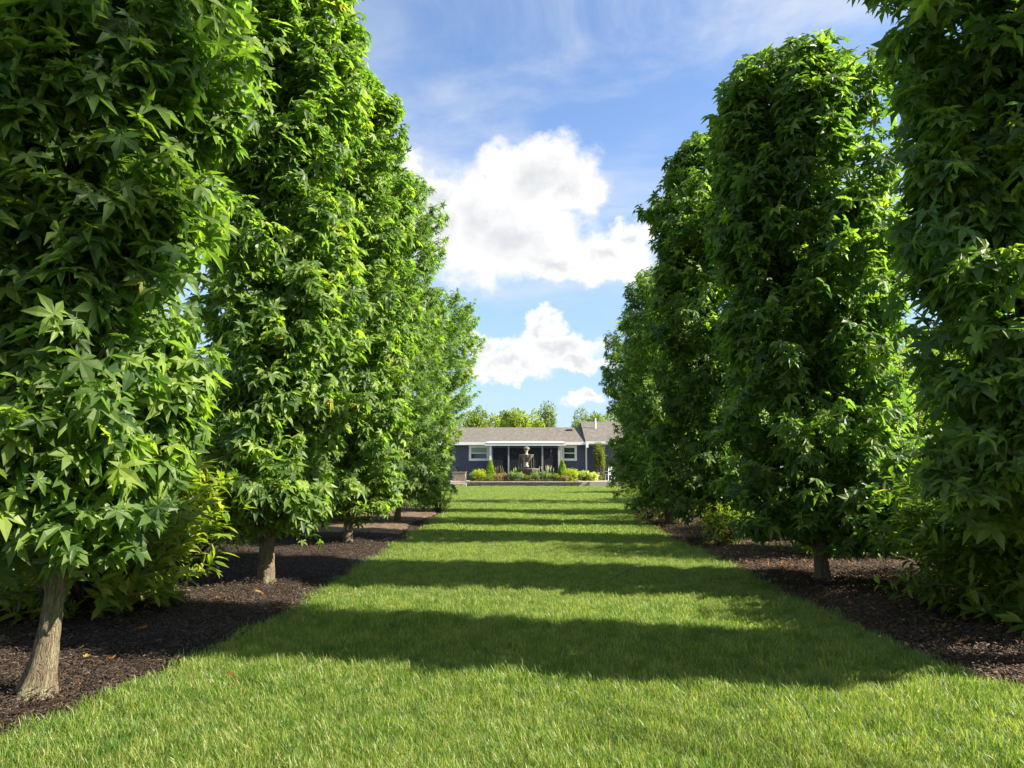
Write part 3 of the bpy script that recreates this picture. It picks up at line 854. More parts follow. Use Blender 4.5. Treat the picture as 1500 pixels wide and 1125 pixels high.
shrub((-3.65, 6.05), .98, 1.5, 'yellow-green broad-leaved shrub between the first and second left trees', 31, M['magnolia'], leaf=.15, n=620, per=11, parts=True)
shrub((-4.7, 4.2), 1.0, 1.6, 'green shrub in the shade behind the nearest left tree', 32, M['magnolia'], leaf=.14, n=300)
shrub((-4.3, 8.9), 1.0, 1.0, 'low dim shrub behind the second left trunk', 33, M['shrub'], leaf=.09, n=260)
shrub((-4.5, 12.2), 1.1, 1.2, 'low shrub behind the third left trunk', 34, M['shrub'], leaf=.09, n=240)
shrub((-4.6, 16.5), 1.2, 1.3, 'shrub behind the fourth left trunk', 35, M['shrub'], leaf=.09, n=240)
shrub((-2.45, 19.6), .40, .6, 'small light green shrub at the foot of the last left tree', 36, M['magnolia'], leaf=.07, n=120)
shrub((4.1, 5.75), 1.15, 1.38, 'big dark green shrub reaching the mulch at the right edge', 41, M['shrub'], leaf=.135, n=1200, per=11, parts=True)
shrub((4.0, 9.9), .85, 1.1, 'shrub in shade behind the second right trunk', 42, M['shrub'], leaf=.09, n=260)
shrub((3.02, 11.2), .36, .66, 'small bright shrub in front of the leaning right trunk', 43, M['magnolia'], leaf=.10, n=90)
shrub((4.4, 13.6), 1.0, 1.3, 'shrub behind the third right trunk', 44, M['shrub'], leaf=.09, n=260)
shrub((4.3, 17.2), 1.0, 1.2, 'shrub behind the fourth right trunk', 45, M['shrub'], leaf=.09, n=240)
shrub((3.0, 16.9), .8, .9, 'low green shrub at the foot of the fourth right tree', 46, M['shrub'], leaf=.09, n=220)

shrub((5.0, 9.9), .95, 3.3, 'tall dark shrub filling the gap behind the second right tree', 47, M['shrub'], leaf=.12, n=700)
shrub((4.9, 7.4), .9, 1.2, 'dim shrub between the big dark shrub and the second right tree', 48, M['shrub'], leaf=.10, n=420)
# ------------------------------------------------------------------ trees in the distance
def bg_tree(loc, h, rad, label, seed, m, n=7000, leaf=.3, lobes=16, conifer=False, trunk=.25, cb=.18, group=None, name='background_tree', z0=0.0, gap=.0, tmat=None):
    global rng
    rng = np.random.default_rng(seed)
    root = empty(name, (loc[0], loc[1], z0), label, 'tree', group)
    if conifer:
        t = rng.uniform(0, 1, n) ** .75; z = h * (1 - t) if True else 0
        th = rng.uniform(0, 6.283, n)
        rr = rad * (t ** .8) * (1 + .10 * np.sin(th * 5 + z * 7) + .08 * np.sin(z * 23 / h * 2)) * rng.uniform(.62, 1.05, n) ** .5
        P = np.stack([np.cos(th) * rr, np.sin(th) * rr, z], -1)
        outd = np.stack([np.cos(th), np.sin(th), np.full(n, .9)], -1)
    else:
        lc = norm(rng.normal(size=(lobes, 3))) * rng.uniform(.25, .72, lobes)[:, None]
        lc[:, 2] = lc[:, 2] * 1.0
        lr = rng.uniform(.26, .46, lobes)
        k = rng.integers(0, lobes, n)
        u = norm(rng.normal(size=(n, 3)))
        q = lc[k] + u * (lr[k] * rng.uniform(.55, 1.06, n) ** .6)[:, None]
        keep = (np.sin(q[:, 0] * 9 + seed) * np.sin(q[:, 1] * 8) * np.sin(q[:, 2] * 10 + 1)) < (.55 - gap)
        q, u = q[keep], u[keep]
        hc = h * (1 - cb) / 2
        P = q * np.array([rad, rad, hc]) + np.array([0, 0, h * cb + hc])
        outd = u + np.array([0, 0, .35])
    N_ = len(P)
    tipd = norm(outd * .6 + rng.normal(0, .5, (N_, 3)) + np.array([0, 0, -.2])); nr = norm(outd + rng.normal(0, .4, (N_, 3)))
    S = leaf * rng.uniform(.6, 1.3, N_)
    assemble('crown', P, frames(tipd, nr), S, [quad_leaf(.5), quad_leaf(.38)], m, root, rng.uniform(0, .98, N_))
    mb = MB()
    mb.tube([(0, 0, -.1), (.05, 0, h * .35), (0, .05, h * .85)], [trunk, trunk * .7, trunk * .15], 8)
    for k in range(12 if not conifer else 0):
        a = rng.uniform(0, 6.28); zz = h * rng.uniform(.2, .6)
        mb.tube([(0, 0, zz), (math.cos(a) * rad * .4, math.sin(a) * rad * .4, zz + h * .12), (math.cos(a) * rad * .75, math.sin(a) * rad * .75, zz + h * .25)], [trunk * .35, trunk * .2, trunk * .06], 5, False)
    mb.build('trunk', M['twig'], root)
    return root

def at_px(px, Y): return slopes(px, 640)[0] * Y
def z_px(py, Y): return CAM_H + slopes(774, py)[1] * Y
GB = 'trees behind the house'
bg_tree((at_px(706, 78), 78), z_px(583, 78), 2.2, 'bright green tree behind the house, left end of the roof', 51, M['mid'], leaf=.34, n=5500, group=GB, lobes=13)
bg_tree((at_px(686, 84), 84), z_px(596, 84), 2.5, 'green tree behind the house half hidden by the left row', 57, M['mid'], leaf=.34, n=5500, group=GB, lobes=13)
bg_tree((at_px(726, 80), 80), z_px(604, 80), 2.2, 'pale yellow-green rounded tree low behind the left of the roof', 52, M['pale'], leaf=.32, n=5000, group=GB)
bg_tree((at_px(744, 88), 88), z_px(594, 88), 2.2, 'mid green tree behind the middle of the roof', 53, M['mid'], leaf=.34, n=5500, group=GB)
bg_tree((at_px(764, 80), 80), z_px(592, 80), 1.9, 'pale feathery willow-like tree behind the middle of the roof', 54, M['pale'], leaf=.32, n=6500, lobes=20, group=GB)
bg_tree((at_px(784, 80), 80), z_px(601, 80), 1.5, 'smaller pale tree right of the willow-like tree', 55, M['pale'], leaf=.30, n=4500, group=GB)
bg_tree((at_px(799, 95), 95), z_px(586, 95), 2.1, 'darker bluish tree with airy crown right of the pale trees', 56, M['blue'], leaf=.34, n=4200, lobes=14, gap=.2, group=GB)
bg_tree((at_px(858, 92), 92), z_px(588, 92), 2.7, 'airy grey-green tree behind the right roof beside the vent pipe', 58, M['blue'], leaf=.34, n=5200, lobes=15, gap=.2, group=GB)
bg_tree((at_px(876, 86), 86), z_px(595, 86), 2.2, 'mid green tree behind the right roof touching the right row', 59, M['mid'], leaf=.32, n=5000, gap=.1, group=GB)
bg_tree((at_px(905, 90), 90), z_px(590, 90), 2.6, 'tree behind the right roof hidden by the right row', 60, M['mid'], leaf=.34, n=4000, group=GB)
# beside the rows
bg_tree((-7.9, 15.6), 3.75, .95, 'tall light green evergreen cone seen between the first two left trees', 61, M['pale'], conifer=True, n=9000, leaf=.13, trunk=.08, name='evergreen_tree')
bg_tree((-7.2, 13.6), 2.3, 1.1, 'lower bushy light green evergreen beside the tall cone', 62, M['pale'], conifer=True, n=7000, leaf=.13, trunk=.07, name='evergreen_tree')
bg_tree((13.5, -1.3), 19.2, 4.2, 'unseen tall tree right of the rows, added to shade the nearest left tree', 90, M['mid'], n=7500, leaf=.42, lobes=26, cb=.73, trunk=.30, name='added_shade_tree')  # added out of view so its crown darkens the upper nearest left tree
SIDE = 'trees beyond the outer side of the rows'
k_ = 63
for (x, y, h, r_, what) in ((-8.6, 19, 4.0, 2.2, 'round green tree beyond the left bed behind the evergreen cone'), (-10, 9.5, 3.2, 2.2, 'low round tree left of the rows'), (-12, 27, 5.0, 3.0, 'green tree in the left distance'), (-8.5, 33, 4.6, 2.6, 'green tree left of the house front'),
                      (8.2, 12.5, 5.2, 1.9, 'dark tree behind the gap between the first two right trees'), (7.4, 18.5, 5.0, 2.0, 'green tree beyond the right bed'), (10.5, 25, 6, 3.0, 'tree in the right distance'), (9.8, 34, 5.5, 2.6, 'tree right of the house front'), (8.5, 8.0, 2.2, 1.6, 'low green tree right of the rows')):
    bg_tree((x, y), h, r_, what, k_, M['shrub'] if k_ % 2 else M['mid'], n=6500, leaf=.22, cb=.04, trunk=.12, group=SIDE); k_ += 1

# ------------------------------------------------------------------ house
YW = 52.0           # house wall plane
def px2x(px, Y): return slopes(px, 660)[0] * Y
def px2z(py, Y): return CAM_H + slopes(774, py)[1] * Y
ZG = 0.32           # level of patio and bed
house = empty('ranch_house', (0, YW, ZG), 'long single-storey slate blue ranch house with brown shingle roof and screened porch', 'house')
def hb(): return MB()
xL, xR = -10.5, 11.0
xpL, xpR = px2x(717, YW - .0), px2x(823, YW)
xstep = px2x(857, YW)
z_eave = px2z(650, YW) - ZG
def hbuild(mb, name, m, parent=None, **k):
    return mb.build(name, m, parent or house, **k)
# wall cores (relative to house origin)
b = hb(); b.box(xL, xpL, 0.03, 8, -.35, z_eave - .02); b.box(xpR, xR, 0.03, 8, -.35, z_eave - .02); b.box(xpL, xpR, 2.9, 8, -.35, z_eave - .02); hbuild(b, 'wall', M['siding'])
# lap siding, far too fine to pick apart
b = hb()
zc = -.1
while zc < z_eave - .1:
    for (a, c) in ((xL, xpL), (xpR, xR)):
        b.add([(a, 0.0 - .022, zc), (c, -.022, zc), (c, .0, zc + .165), (a, .0, zc + .165), (a, .03, zc), (c, .03, zc)], [(0, 1, 2, 3), (0, 4, 5, 1)])
    zc += .165
o = hbuild(b, 'siding', M['siding']); o['kind'] = 'stuff'
# roofs
def roof(x0, x1, ye, ze, yr, zr, nm):
    b = hb(); th = .14
    b.add([(x0, ye, ze), (x1, ye, ze), (x1, yr, zr), (x0, yr, zr), (x0, ye, ze - th), (x1, ye, ze - th), (x1, yr, zr - th), (x0, yr, zr - th),
           (x0, 2 * yr - ye, ze), (x1, 2 * yr - ye, ze), (x0, 2 * yr - ye, ze - th), (x1, 2 * yr - ye, ze - th)],
          [(0, 1, 2, 3), (4, 0, 3, 7), (1, 5, 6, 2), (3, 2, 9, 8), (0, 4, 5, 1), (4, 7, 6, 5), (7, 10, 11, 6), (8, 10, 7, 3), (2, 6, 11, 9), (8, 9, 11, 10)])
    return hbuild(b, nm, M['shingle'])
zr1 = px2z(626, YW + 4.2) - ZG
roof(xL - .4, xstep + .02, -.45, z_eave + .10, 4.2, zr1, 'roof')
zr2 = px2z(617.5, YW + 4.4) - ZG; ze2 = px2z(647, YW - .5) - ZG
upper = roof(xstep, xR + .4, -.55, ze2 + .02, 4.4, zr2, 'roof')
upper['label'] = 'taller right section of the roof'
b = hb(); b.add([(xstep + .05, -.4, ze2 - .1), (xstep + .05, 4.4, zr2 - .06), (xstep + .05, 9, ze2 - .3), (xstep + .12, -.4, ze2 - .1), (xstep + .12, 4.4, zr2 - .06), (xstep + .12, 9, ze2 - .3)], [(0, 1, 2), (3, 5, 4), (0, 3, 4, 1), (1, 4, 5, 2)]); hbuild(b, 'gable', M['siding'])
b = hb(); b.tube([(px2x(872, 55), 2.6, zr2 - .9), (px2x(872, 55), 2.6, zr2 + .12)], .06, 10); hbuild(b, 'vent_pipe', M['white'])
b = hb(); b.box(px2x(834, 55) - .2, px2x(834, 55) + .25, 2.9, 3.3, zr1 - .45, zr1 - .22); hbuild(b, 'roof_vent', M['blackmetal'])
# fascia / gutters
b = hb(); b.box(xL - .4, xstep - .02, -.57, -.455, z_eave - .10, z_eave + .10); hbuild(b, 'gutter', M['white'])
b = hb(); b.box(xstep - .01, xR + .4, -.68, -.555, ze2 - .15, ze2 + .02); hbuild(b, 'gutter', M['white'])
b = hb(); b.box(xL - .4, xR + .4, -.45, 0.03, z_eave - .10, z_eave - .04); hbuild(b, 'soffit', M['white'])
b = hb(); xd = px2x(858.5, YW); b.box(xd - .055, xd + .055, -.14, -.03, -.1, z_eave - .35); b.add([(xd - .06, -.6, z_eave - .1), (xd + .06, -.6, z_eave - .1), (xd + .06, -.45, z_eave - .12), (xd - .06, -.45, z_eave - .12), (xd - .055, -.14, z_eave - .5), (xd + .055, -.14, z_eave - .5), (xd + .055, -.03, z_eave - .35), (xd - .055, -.03, z_eave - .35)],
                                [(0, 1, 2, 3), (4, 7, 6, 5), (0, 4, 5, 1), (1, 5, 6, 2), (2, 6, 7, 3), (3, 7, 4, 0)]); b.box(xd - .07, xd + .12, -.70, -.58, z_eave - .30, z_eave - .02)
hbuild(b, 'downspout', M['white'])
# windows
def window(x0, x1, z0, z1, tw, blind, name='window'):
    f = hb()
    f.box(x0, x1, -.075, 0, z1 - tw, z1); f.box(x0, x1, -.09, 0, z0, z0 + tw); f.box(x0, x0 + tw, -.07, 0, z0 + tw, z1 - tw); f.box(x1 - tw, x1, -.07, 0, z0 + tw, z1 - tw)
    zm = (z0 + z1) / 2 
    f.box(x0 + tw, x1 - tw, -.05, 0, zm - .035, zm + .035)
    fo = hbuild(f, name, M['white'])
    p = hb(); p.box(x0 + tw, x1 - tw, -.032, -.024, z0 + tw, zm - .035); p.build('pane', M['glass'], fo)
    p = hb(); p.box(x0 + tw, x1 - tw, -.036, -.028, zm + .035, z1 - tw); p.build('pane', M['glass'] if not blind else M['blind'], fo)
    if blind:
        s = hb(); z = zm + .07
        while z < z1 - tw: s.box(x0 + tw + .02, x1 - tw - .02, -.044, -.037, z, z + .03); z += .06
        so_ = s.build('blind_slat', M['blind'], fo); so_['kind'] = 'stuff'
    return fo
window(px2x(687, YW), px2x(716.5, YW), px2z(675, YW) - ZG, px2z(652.5, YW) - ZG, .17, True)
window(px2x(823, YW), px2x(845, YW), px2z(675, YW) - ZG, px2z(652.5, YW) - ZG, .17, False)
# porch: flat white roof edge in front of the eave, posts, screens and a dark room behind
YP = -1.6
zp = px2z(652.8, YW + YP) - ZG; zp2 = px2z(647.2, YW + YP) - ZG
xa, xb = px2x(710, YW + YP), px2x(829, YW + YP)
b = hb(); b.box(xa, xb, YP - .12, YP, zp, zp2 - .03); hbuild(b, 'porch_fascia', M['white'])
b = hb(); b.add([(xa, YP - .15, zp2 - .028), (xb, YP - .15, zp2 - .028), (xb - .3, -.46, zp2 + .08), (xa + .3, -.46, zp2 + .08), (xa, YP - .15, zp2 - .1 + .02), (xb, YP - .15, zp2 - .08), (xb - .3, -.46, zp2 + .0), (xa + .3, -.46, zp2)], [(0, 1, 2, 3), (4, 7, 6, 5), (0, 4, 5, 1), (1, 5, 6, 2), (2, 6, 7, 3), (3, 7, 4, 0)]); hbuild(b, 'porch_roof', M['white'])
def post(px, w_, m, y=YP + .1):
    x = px2x(px, YW + y); b = hb(); b.box(x - w_ / 2, x + w_ / 2, y - .06, y + .06, -.05, zp + .01); hbuild(b, 'porch_post', m)
    return x
p0 = post(718.5, .15, M['white']); p0b = post(721.5, .07, M['grey_post'], YP + .2)
p1 = post(745, .10, M['grey_post']); p2 = post(794.5, .11, M['grey_post']); p3 = post(819, .16, M['cream_trim']); p3b = post(822.0, .08, M['grey_post'], YP + .2)
b = hb(); b.box(p0, p3, YP + .05, YP + .14, zp - .16, zp - .01); hbuild(b, 'porch_beam', M['blackmetal'])
b = hb(); b.box(p0, p3, YP + .05, YP + .14, -.05, .06); hbuild(b, 'porch_sill', M['grey_post'])
for (a, c) in ((p0 + .16, p1 - .052), (p1 + .052, p2 - .057), (p2 + .057, p3 - .082)):
    b = hb(); b.box(a, c, YP + .098, YP + .102, .06, zp - .16); hbuild(b, 'porch_screen', M['screen'])
b = hb(); b.box(p0 - .02, p0 + .02, YP + .16, 2.9, -.05, zp); b.box(p3 + .06, p3 + .10, YP + .16, 2.9, -.05, zp); hbuild(b, 'porch_side', M['screen'])
b = hb(); b.box(p0 + .03, p3 + .05, YP + .2, 2.88, -.30, -.02); hbuild(b, 'porch_floor', M['dark_in'])
b = hb(); b.box(p0 + .03, p3 + .05, 2.80, 2.88, -.02, zp); hbuild(b, 'porch_back_wall', M['dark_in'])
for xx in (-1.9, -1.2, -.55):
    b = hb(); b.box(xx, xx + .16, 2.72, 2.79, 0, 2.1); hbuild(b, 'curtain', M['curtain'])
b = hb(); b.box(-1.0, 1.1, 2.765, 2.79, 0, 2.05); hbuild(b, 'sliding_door', M['glass'])
# porch contents
lt = empty('hanging_lamp', (px2x(733, YW), YW + .6, ZG + 1.55), 'small hanging lamp inside the left bay of the porch', 'lamp')
b = hb(); b.lathe(0, 0, [(.22, 0), (.20, .05), (.07, .15), (.02, .17)], 14); b.build('lamp_shade', M['cream_trim'], lt)
b = hb(); b.tube([(0, 0, .16), (0, 0, zp - 1.5)], .012, 5); b.build('cord', M['blackmetal'], lt)
tb = empty('porch_table', (px2x(731, YW), YW + .5, ZG - .02), 'high round table inside the left bay of the porch', 'table')
b = hb(); b.lathe(0, 0, [(.55, .98), (.57, 1.0), (.57, 1.03), (.54, 1.04)], 20); b.build('tabletop', M['curtain'], tb)
b = hb(); b.lathe(0, 0, [(.25, 0), (.05, .05), (.04, .98)], 10); b.build('pedestal', M['blackmetal'], tb)
wc = empty('wind_chime', (px2x(807, YW - 1), YW - .6, ZG + zp - .2), 'white wind chime hanging in the right bay of the porch', 'chime')
b = hb(); b.tube([(0, 0, 0), (0, 0, -.55)], .02, 6); b.build('rod', M['white'], wc)
b = hb(); b.lathe(0, 0, [(.06, 0), (.07, .03), (.02, .06)], 8); b.build('top_disc', M['white'], wc)
ch = empty('porch_chair', (px2x(808, YW), YW + .6, ZG - .02), 'pale cushioned chair inside the right bay of the porch', 'chair')
b = hb(); b.box(-.35, .35, -.3, .3, .35, .5); b.build('seat', M['curtain'], ch, bevel=.03)
b = hb(); b.box(-.35, .35, .22, .34, .5, 1.0); b.build('backrest', M['cream_trim'], ch, bevel=.03)
for sx in (-.3, .3):
    for sy in (-.25, .25):
        b = hb(); b.box(sx - .025, sx + .025, sy - .025, sy + .025, 0, .35); b.build('leg', M['blackmetal'], ch)

# ------------------------------------------------------------------ raised bed, edging and patio
YE = 46.2
b = MB(); b.box(-12, 12, YE + .32, YW - .05, -.08, ZG - .02); tag(b.build('patio', M['patio']), kind='structure')
b = MB(); b.box(px2x(690, 48), px2x(845, 48), YE + .30, 50.2, ZG - .02 + .004, ZG + .02); tag(b.build('bed_soil', M['bedsoil']), kind='structure')
edge = empty('stone_edging', (0, YE, 0), 'low weathered stone edging wall in front of the flower bed', 'wall')
random.seed(3)
xs0, xs1 = px2x(687, YE), px2x(848, YE)
for row in range(2):
    x = xs0 + (row * -.2)
    while x < xs1:
        l = random.uniform(.38, .5)
        b = MB(); b.box(x + .008, x + l - .008, -.0 + random.uniform(-.012, .012), .30, -.04 + row * .14, .095 + row * .14)
        b.build('stone', M['stone'], edge, bevel=.012)
        x += l
x = xs0 - .05
while x < xs1:
    l = random.uniform(.55, .7); b = MB(); b.box(x + .006, x + l - .006, -.05, .33, .242, .242 + .075); b.build('cap_stone', M['cap'], edge, bevel=.012); x += l
le = empty('paving_edge', (0, YE, 0), 'pale tan stone step at the left of the flower bed', 'step')
x = px2x(640, YE)
for k in range(4):
    l = (xs0 - .12 - px2x(640, YE)) / 4; b = MB(); b.box(x + .01, x + l - .01, -.25, .30, -.03, .19 + .0); b.build('slab', M['cap'], le, bevel=.015); x += l
re_ = empty('concrete_slab', (0, YE, 0), 'grey concrete patio edge at the right of the flower bed', 'slab')
b = MB(); b.box(xs1 + .65, xs1 + 6, .02, .31, -.05, ZG + .0); b.build('slab', M['patio'], re_, bevel=.02)

# fountain
fx, fy = px2x(771, 49), 49.0
ft = empty('tiered_fountain', (fx, fy, ZG), 'weathered two-tier stone fountain with scalloped bowls in front of the porch', 'fountain')
def zf(py): return px2z(py, 49) - ZG
b = MB(); b.lathe(0, 0, [(.30, 0), (.34, .1), (.22, .16), (.16, .3), (.2, zf(693.5) - .25), (.3, zf(693.5) - .18)], 20); b.build('pedestal', M['cast'], ft, True)
z = zf(690); b = MB(); b.lathe(0, 0, [(.28, z - .36), (.50, z - .28), (.74, z - .1), (.84, z + .13), (.87, z + .18), (.81, z + .18), (.76, z + .12)], 48, 12, .02); b.build('lower_bowl', M['cast'], ft, True)
b = MB(); b.lathe(0, 0, [(.0, z + .13), (.77, z + .135)], 40); b.build('water', M['water'], ft)
z1 = zf(683); z2 = zf(676); b = MB(); b.lathe(0, 0, [(.13, z1 - .06), (.16, z1), (.10, z1 + .12), (.12, z1 + .22), (.09, z2)], 16); b.build('column', M['cast_white'], ft, True)
z3 = zf(667); b = MB(); b.lathe(0, 0, [(.09, z2 - .08), (.20, z2 + .04), (.32, z2 + .2), (.43, z3 - .1), (.47, z3), (.5, z3 + .03), (.46, z3 + .05), (.42, z3 + .0)], 48, 8, .05); b.build('upper_bowl', M['cast'], ft, True)
z4 = zf(660); b = MB(); b.lathe(0, 0, [(.12, z3 - .02), (.14, z3 + .05), (.07, z3 + .18), (.1, z4 - .05), (.15, z4)], 16); b.build('upper_column', M['cast_white'], ft, True)
z5 = zf(654.5); b = MB(); b.lathe(0, 0, [(.10, z4 - .02), (.19, z4 + .06), (.22, z4 + .14), (.19, z5 - .06), (.12, z5), (.03, z5 + .02), (.025, z5 + .14), (.0, z5 + .16)], 16, 5, .1); b.build('finial', M['cast'], ft, True)
for k in range(6):
    a = k * math.pi / 3 + .2; b = MB(); b.tube([(math.cos(a) * .47, math.sin(a) * .47, z3), (math.cos(a) * .51, math.sin(a) * .51, z3 - .12), (math.cos(a) * .52, math.sin(a) * .52, z + .14)], .005, 5); b.build('water_stream', M['cast_white'], ft)

# bed plants
def px_shrub(px, py_base, py_top, wpx, m, label, seed, Y=47.4, n=160, leaf=.09, **k):
    x = px2x(px, Y); zt = px2z(py_top, Y) - ZG
    return shrub((x, Y, ZG + .0), wpx / 2 * Y / 1047, max(.2, zt), label, seed, m, leaf=leaf, n=n, name=k.pop('name', 'garden_shrub'), **k)
px_shrub(701, 704, 687, 24, M['gold'], 'round yellow-green shrub at the left end of the flower bed', 71, n=260)
px_shrub(836, 704, 686, 24, M['gold'], 'round golden shrub at the right end of the flower bed', 72, n=260)
for (px, top, lb, sd) in ((718, 674.5, 'bright cone-shaped evergreen left of the fountain', 73), (823.5, 674.5, 'bright cone-shaped evergreen right of the fountain', 74)):
    Y = 48.2; bg_tree((px2x(px, Y), Y), px2z(top, Y) - ZG, .44, lb, sd, M['cone'], conifer=True, n=4200, leaf=.09, trunk=.03, name='conical_evergreen', z0=ZG, group='cone evergreens in the flower bed')
px_shrub(694, 704, 692, 14, M['olive'], 'low olive plant at the far left of the flower bed', 75, n=110, Y=47.0)
px_shrub(729, 704, 693, 16, M['rust'], 'orange-tinged sedum clump right of the left cone evergreen', 76, n=150, Y=47.0, leaf=.07)
px_shrub(740, 704, 692, 14, M['rust'], 'rusty pink flower clump beside the sedum', 77, n=130, Y=47.2, leaf=.07)
px_shrub(714, 705, 696, 16, M['olive'], 'olive green clump in front of the left cone evergreen', 88, n=120, Y=46.9, leaf=.07)
px_shrub(750, 704, 691, 12, M['silver'], 'grey-green lavender clump left of the fountain', 78, n=150, Y=47.1, leaf=.08, upright=1.2)
px_shrub(761, 704, 691, 13, M['silver'], 'pale silvery clump in front of the fountain', 79, n=150, Y=47.0, leaf=.08, upright=1.2)
px_shrub(773, 704, 696, 14, M['olive'], 'dull olive clump in front of the fountain foot', 80, n=130, Y=47.0, leaf=.07)
px_shrub(786, 704, 691, 15, M['silver'], 'silvery green clump right of the fountain', 81, n=160, Y=47.1, leaf=.08, upright=1.2)
px_shrub(799, 704, 690, 16, M['silver'], 'tall grey-green flowering clump right of the fountain', 82, n=170, Y=47.2, leaf=.08, upright=1.2)
px_shrub(812, 704, 692, 14, M['olive'], 'olive clump left of the right cone evergreen', 83, n=140, Y=47.1, leaf=.07)
px_shrub(826, 705, 696, 15, M['rust'], 'rusty clump in front of the right cone evergreen', 84, n=130, Y=46.9, leaf=.07)
px_shrub(855, 700, 689, 18, M['hosta'], 'variegated pale shrub right of the flower bed', 85, n=130, Y=49.4, leaf=.13)
px_shrub(867, 701, 692, 17, M['hosta'], 'cream-edged hosta clump beside the patio', 86, n=120, Y=49.0, leaf=.14)
px_shrub(878, 700, 646, 17, M['olive'], 'tall narrow climbing shrub against the right wall of the house', 87, n=420, Y=51.2, leaf=.13)
def spikes(px, Y, n, label, seed, m, h0, h1, spread):
    random.seed(seed); root = empty('flower_spikes', (px2x(px, Y), Y, ZG), label, 'flowers', 'flower spikes in the flower bed')
    s = MB(); f = MB()
    for k in range(n):
        x = random.gauss(0, spread); y = random.gauss(0, .15); h = random.uniform(h0, h1); lx = random.gauss(0, .04)
        s.tube([(x, y, 0), (x + lx, y, h)], .004, 4); f.tube([(x + lx, y, h - .05), (x + lx * 1.1, y, h + .06), (x + lx * 1.2, y, h + .2)], [.010, .020, .004], 5)
    s.build('stem', M['silver'], root)['kind'] = 'stuff'; f.build('flower', m, root)['kind'] = 'stuff'
spikes(800, 47.3, 16, 'cream flower spikes right of the fountain', 1, M['cream'], .65, .9, .26)
spikes(786, 47.3, 7, 'pale flower spikes just right of the fountain bowl', 2, M['cream'], .55, .8, .15)
spikes(735, 47.3, 9, 'pinkish flower spikes left of the fountain', 3, M['rust'], .6, .85, .3)
spikes(752, 47.3, 8, 'pale lavender spikes left of the fountain', 4, M['silver'], .5, .75, .2)

# planter box and patio furniture
pb = empty('wooden_planter', (px2x(673, 48.5), 48.5, ZG - .02), 'weathered plank planter box on the patio left of the bed', 'planter')
wd = 1.0
b = MB(); b.box(-.42, .42, -.28, .28, .02, .54); b.build('box_core', M['bedsoil'], pb)
for k in range(7):
    b = MB(); b.box(-.44 + k * .126, -.44 + k * .126 + .118, -.31, -.283, 0, .56); b.build('plank', M['wood'], pb)
b = MB(); b.box(-.48, .48, -.34, .34, .562, .62); b.build('top_rail', M['wood'], pb)
b = MB(); b.box(.423, .45, -.28, .28, 0, .56); b.box(-.45, -.423, -.28, .28, 0, .56); b.build('side_panel', M['wood'], pb)
def chair(x, y, rz, m, label, name='patio_chair'):
    c = empty(name, (x, y, ZG - .02), label, 'chair', None, rz)
    b = MB(); b.box(-.25, .25, -.25, .25, .40, .44); b.build('seat', m, c)
    b = MB()
    for k in range(5): b.box(-.24 + k * .105, -.24 + k * .105 + .05, .235, .26, .44, .92)
    b.box(-.26, .26, .23, .265, .92, .98); b.build('backrest', m, c)
    for sx in (-.23, .23):
        for sy in (-.23, .23):
            b = MB(); b.box(sx - .02, sx + .02, sy - .02, sy + .02, 0, .40); b.build('leg', m, c)
        b = MB(); b.box(sx - .025, sx + .025, -.25, .25, .62, .65); b.build('armrest', m, c)
chair(px2x(679, 50), 50.2, R(170), M['blackmetal'], 'dark metal patio chair behind the planter box')
chair(px2x(668, 50), 50.4, R(20), M['blackmetal'], 'dark metal patio chair half hidden by the left tree row')
chair(px2x(893, 49.5), 49.6, R(200), M['whiteplastic'], 'white slatted patio chair beside the right tree row')
chair(px2x(879, 50.3), 50.2, R(160), M['blackmetal'], 'dark patio chair in front of the climbing shrub')
ur = empty('stone_urn', (px2x(874, 50.6), 50.7, ZG - .02), 'pale garden urn against the right house wall', 'urn')
b = MB(); b.lathe(0, 0, [(.14, 0), (.15, .05), (.07, .12), (.08, .2), (.18, .34), (.2, .5), (.24, .56), (.2, .56)], 18); b.build('vase', M['cast_white'], ur, True)
mb_ = empty('path_light', (px2x(868.5, 50.6), 50.6, ZG - .02), 'small white garden light by the downspout', 'lamp')
b = MB(); b.tube([(0, 0, 0), (0, 0, .42)], .02, 6); b.build('stake', M['blackmetal'], mb_)
b = MB(); b.lathe(0, 0, [(.05, .42), (.09, .45), (.09, .52), (.03, .58)], 10); b.build('lamp_head', M['whiteplastic'], mb_)

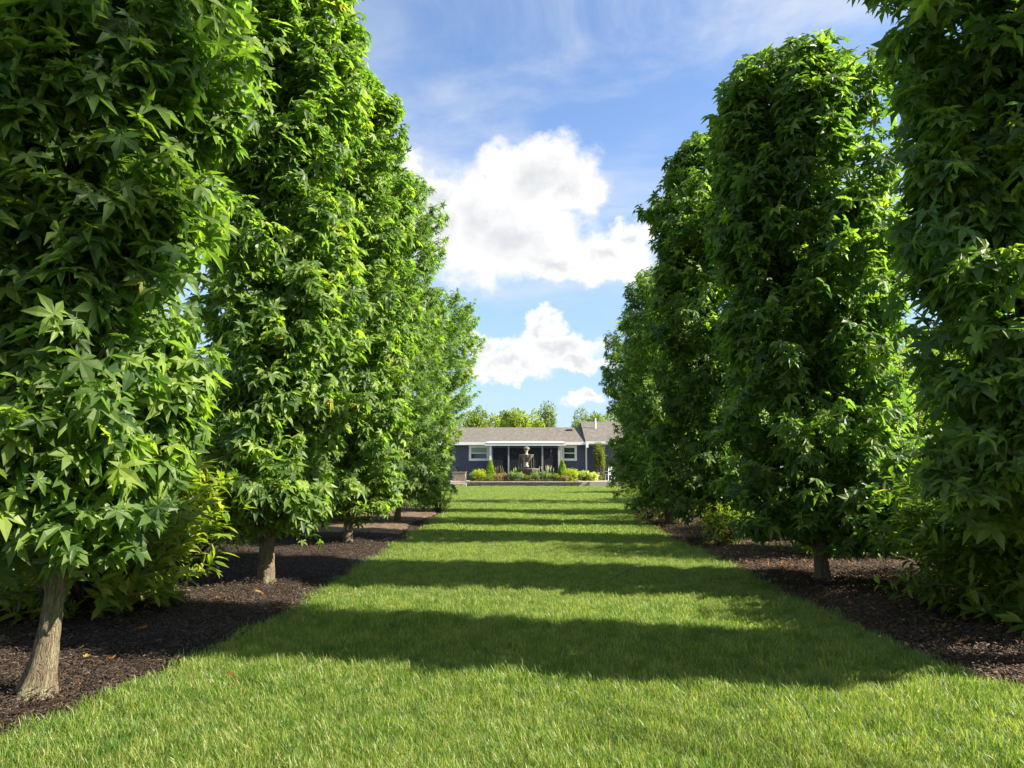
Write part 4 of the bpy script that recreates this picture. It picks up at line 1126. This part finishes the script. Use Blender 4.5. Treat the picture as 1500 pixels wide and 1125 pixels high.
# ------------------------------------------------------------------ fallen leaves on the mulch
def gpt(px, py):
    u, v = slopes(px, py); Y = -CAM_H / v
    return u * Y, Y
rng = np.random.default_rng(5)
tvs = [star_leaf(2, 1.4, .10, 5), star_leaf(2, -1.2, .12, 6), oval_leaf(1.2, .25, .12)]
lm = []
for tv, tt in tvs:
    me = bpy.data.meshes.new('fallen_leaf'); me.from_pydata([tuple(v) for v in tv], [], [tuple(int(q) for q in f) for f in tt]); me.update(); me.materials.append(M['orange_leaf']); lm.append(me)
spots = [(28, 1050, 'curled orange leaf at the lower left corner of the mulch'), (40, 1033, 'small brown leaf in front of the nearest left trunk'), (85, 1005, 'orange leaf against the foot of the nearest left trunk'),
         (122, 1004, 'orange leaf just right of the nearest left trunk'), (123, 976, 'tan folded leaf behind the nearest left trunk'), (156, 970, 'brown leaf right of the tan folded one'), (160, 978, 'rusty leaf lying by the bed edge shadow'),
         (212, 940, 'small pale leaf in the shaded mulch'), (238, 877, 'yellow leaf under the left broad-leaved shrub'), (229, 883, 'orange leaf under the left broad-leaved shrub'), (246, 876, 'bright yellow leaf at the tip of the left shrub'),
         (317, 886, 'orange leaf on lit mulch before the second left tree'), (368, 875, 'tan leaf on lit mulch near the second left trunk'), (278, 861, 'small orange leaf left of the second left trunk'), (428, 887, 'reddish leaf near the lawn edge by the second left tree'),
         (205, 934, 'grey dry leaf in the middle of the shaded mulch'), (330, 1011, 'curled brown leaf lying on the lawn'), (1200, 857, 'orange leaf by the second right trunk'), (1248, 838, 'orange leaf behind the second right trunk'),
         (1262, 846, 'brown leaf right of the second right trunk'), (1290, 850, 'tan leaf in the lit strip right of the second right trunk'), (1372, 936, 'rusty leaf on the lit mulch by the dark shrub'), (1408, 951, 'red-brown leaf in the lower right mulch'),
         (1310, 862, 'brown leaf beside the dark shrub'), (1205, 846, 'small leaf left of the lit strip')]
for (px, py, lb) in spots:
    X, Y = gpt(px, py)
    side = -1 if X < 0 else 1
    inb = X < XL(Y) or X > XR(Y)
    z = float(mulch_z(np.array(X), np.array(Y), side)) if inb else .05
    o = bpy.data.objects.new('fallen_leaf', lm[int(rng.integers(0, 3))])
    s = float(rng.uniform(.07, .11)) * (1 if Y > 4.5 else .8)
    o.location = (X, Y, z + .025); o.scale = (s, s, s)
    o.rotation_euler = (rng.normal(0, .3), rng.normal(0, .3), rng.uniform(0, 6.28))
    COL.objects.link(o); tag(o, lb, 'leaf', 'fallen leaves')
# scattered dry litter too small to count under the right row
n = 700
Y = rng.uniform(5, 16, n); E = np.abs(rng.normal(.5, .6, n)); X = XR(Y) + E
P = np.stack([X, Y, mulch_z(X, Y, 1) + .012], -1)
lp = [proto('dry_leaf_bit', tv, tt, M['orange_leaf'], None) for tv, tt in (oval_leaf(1.0, .22, .1), oval_leaf(-.9, .3, .1))]
scatter('leaf_litter', P, tilt(n, .35), np.repeat(rng.uniform(.02, .055, n)[:, None], 3, 1), lp, 'small dry orange leaf litter under the right tree row', 'leaf litter')
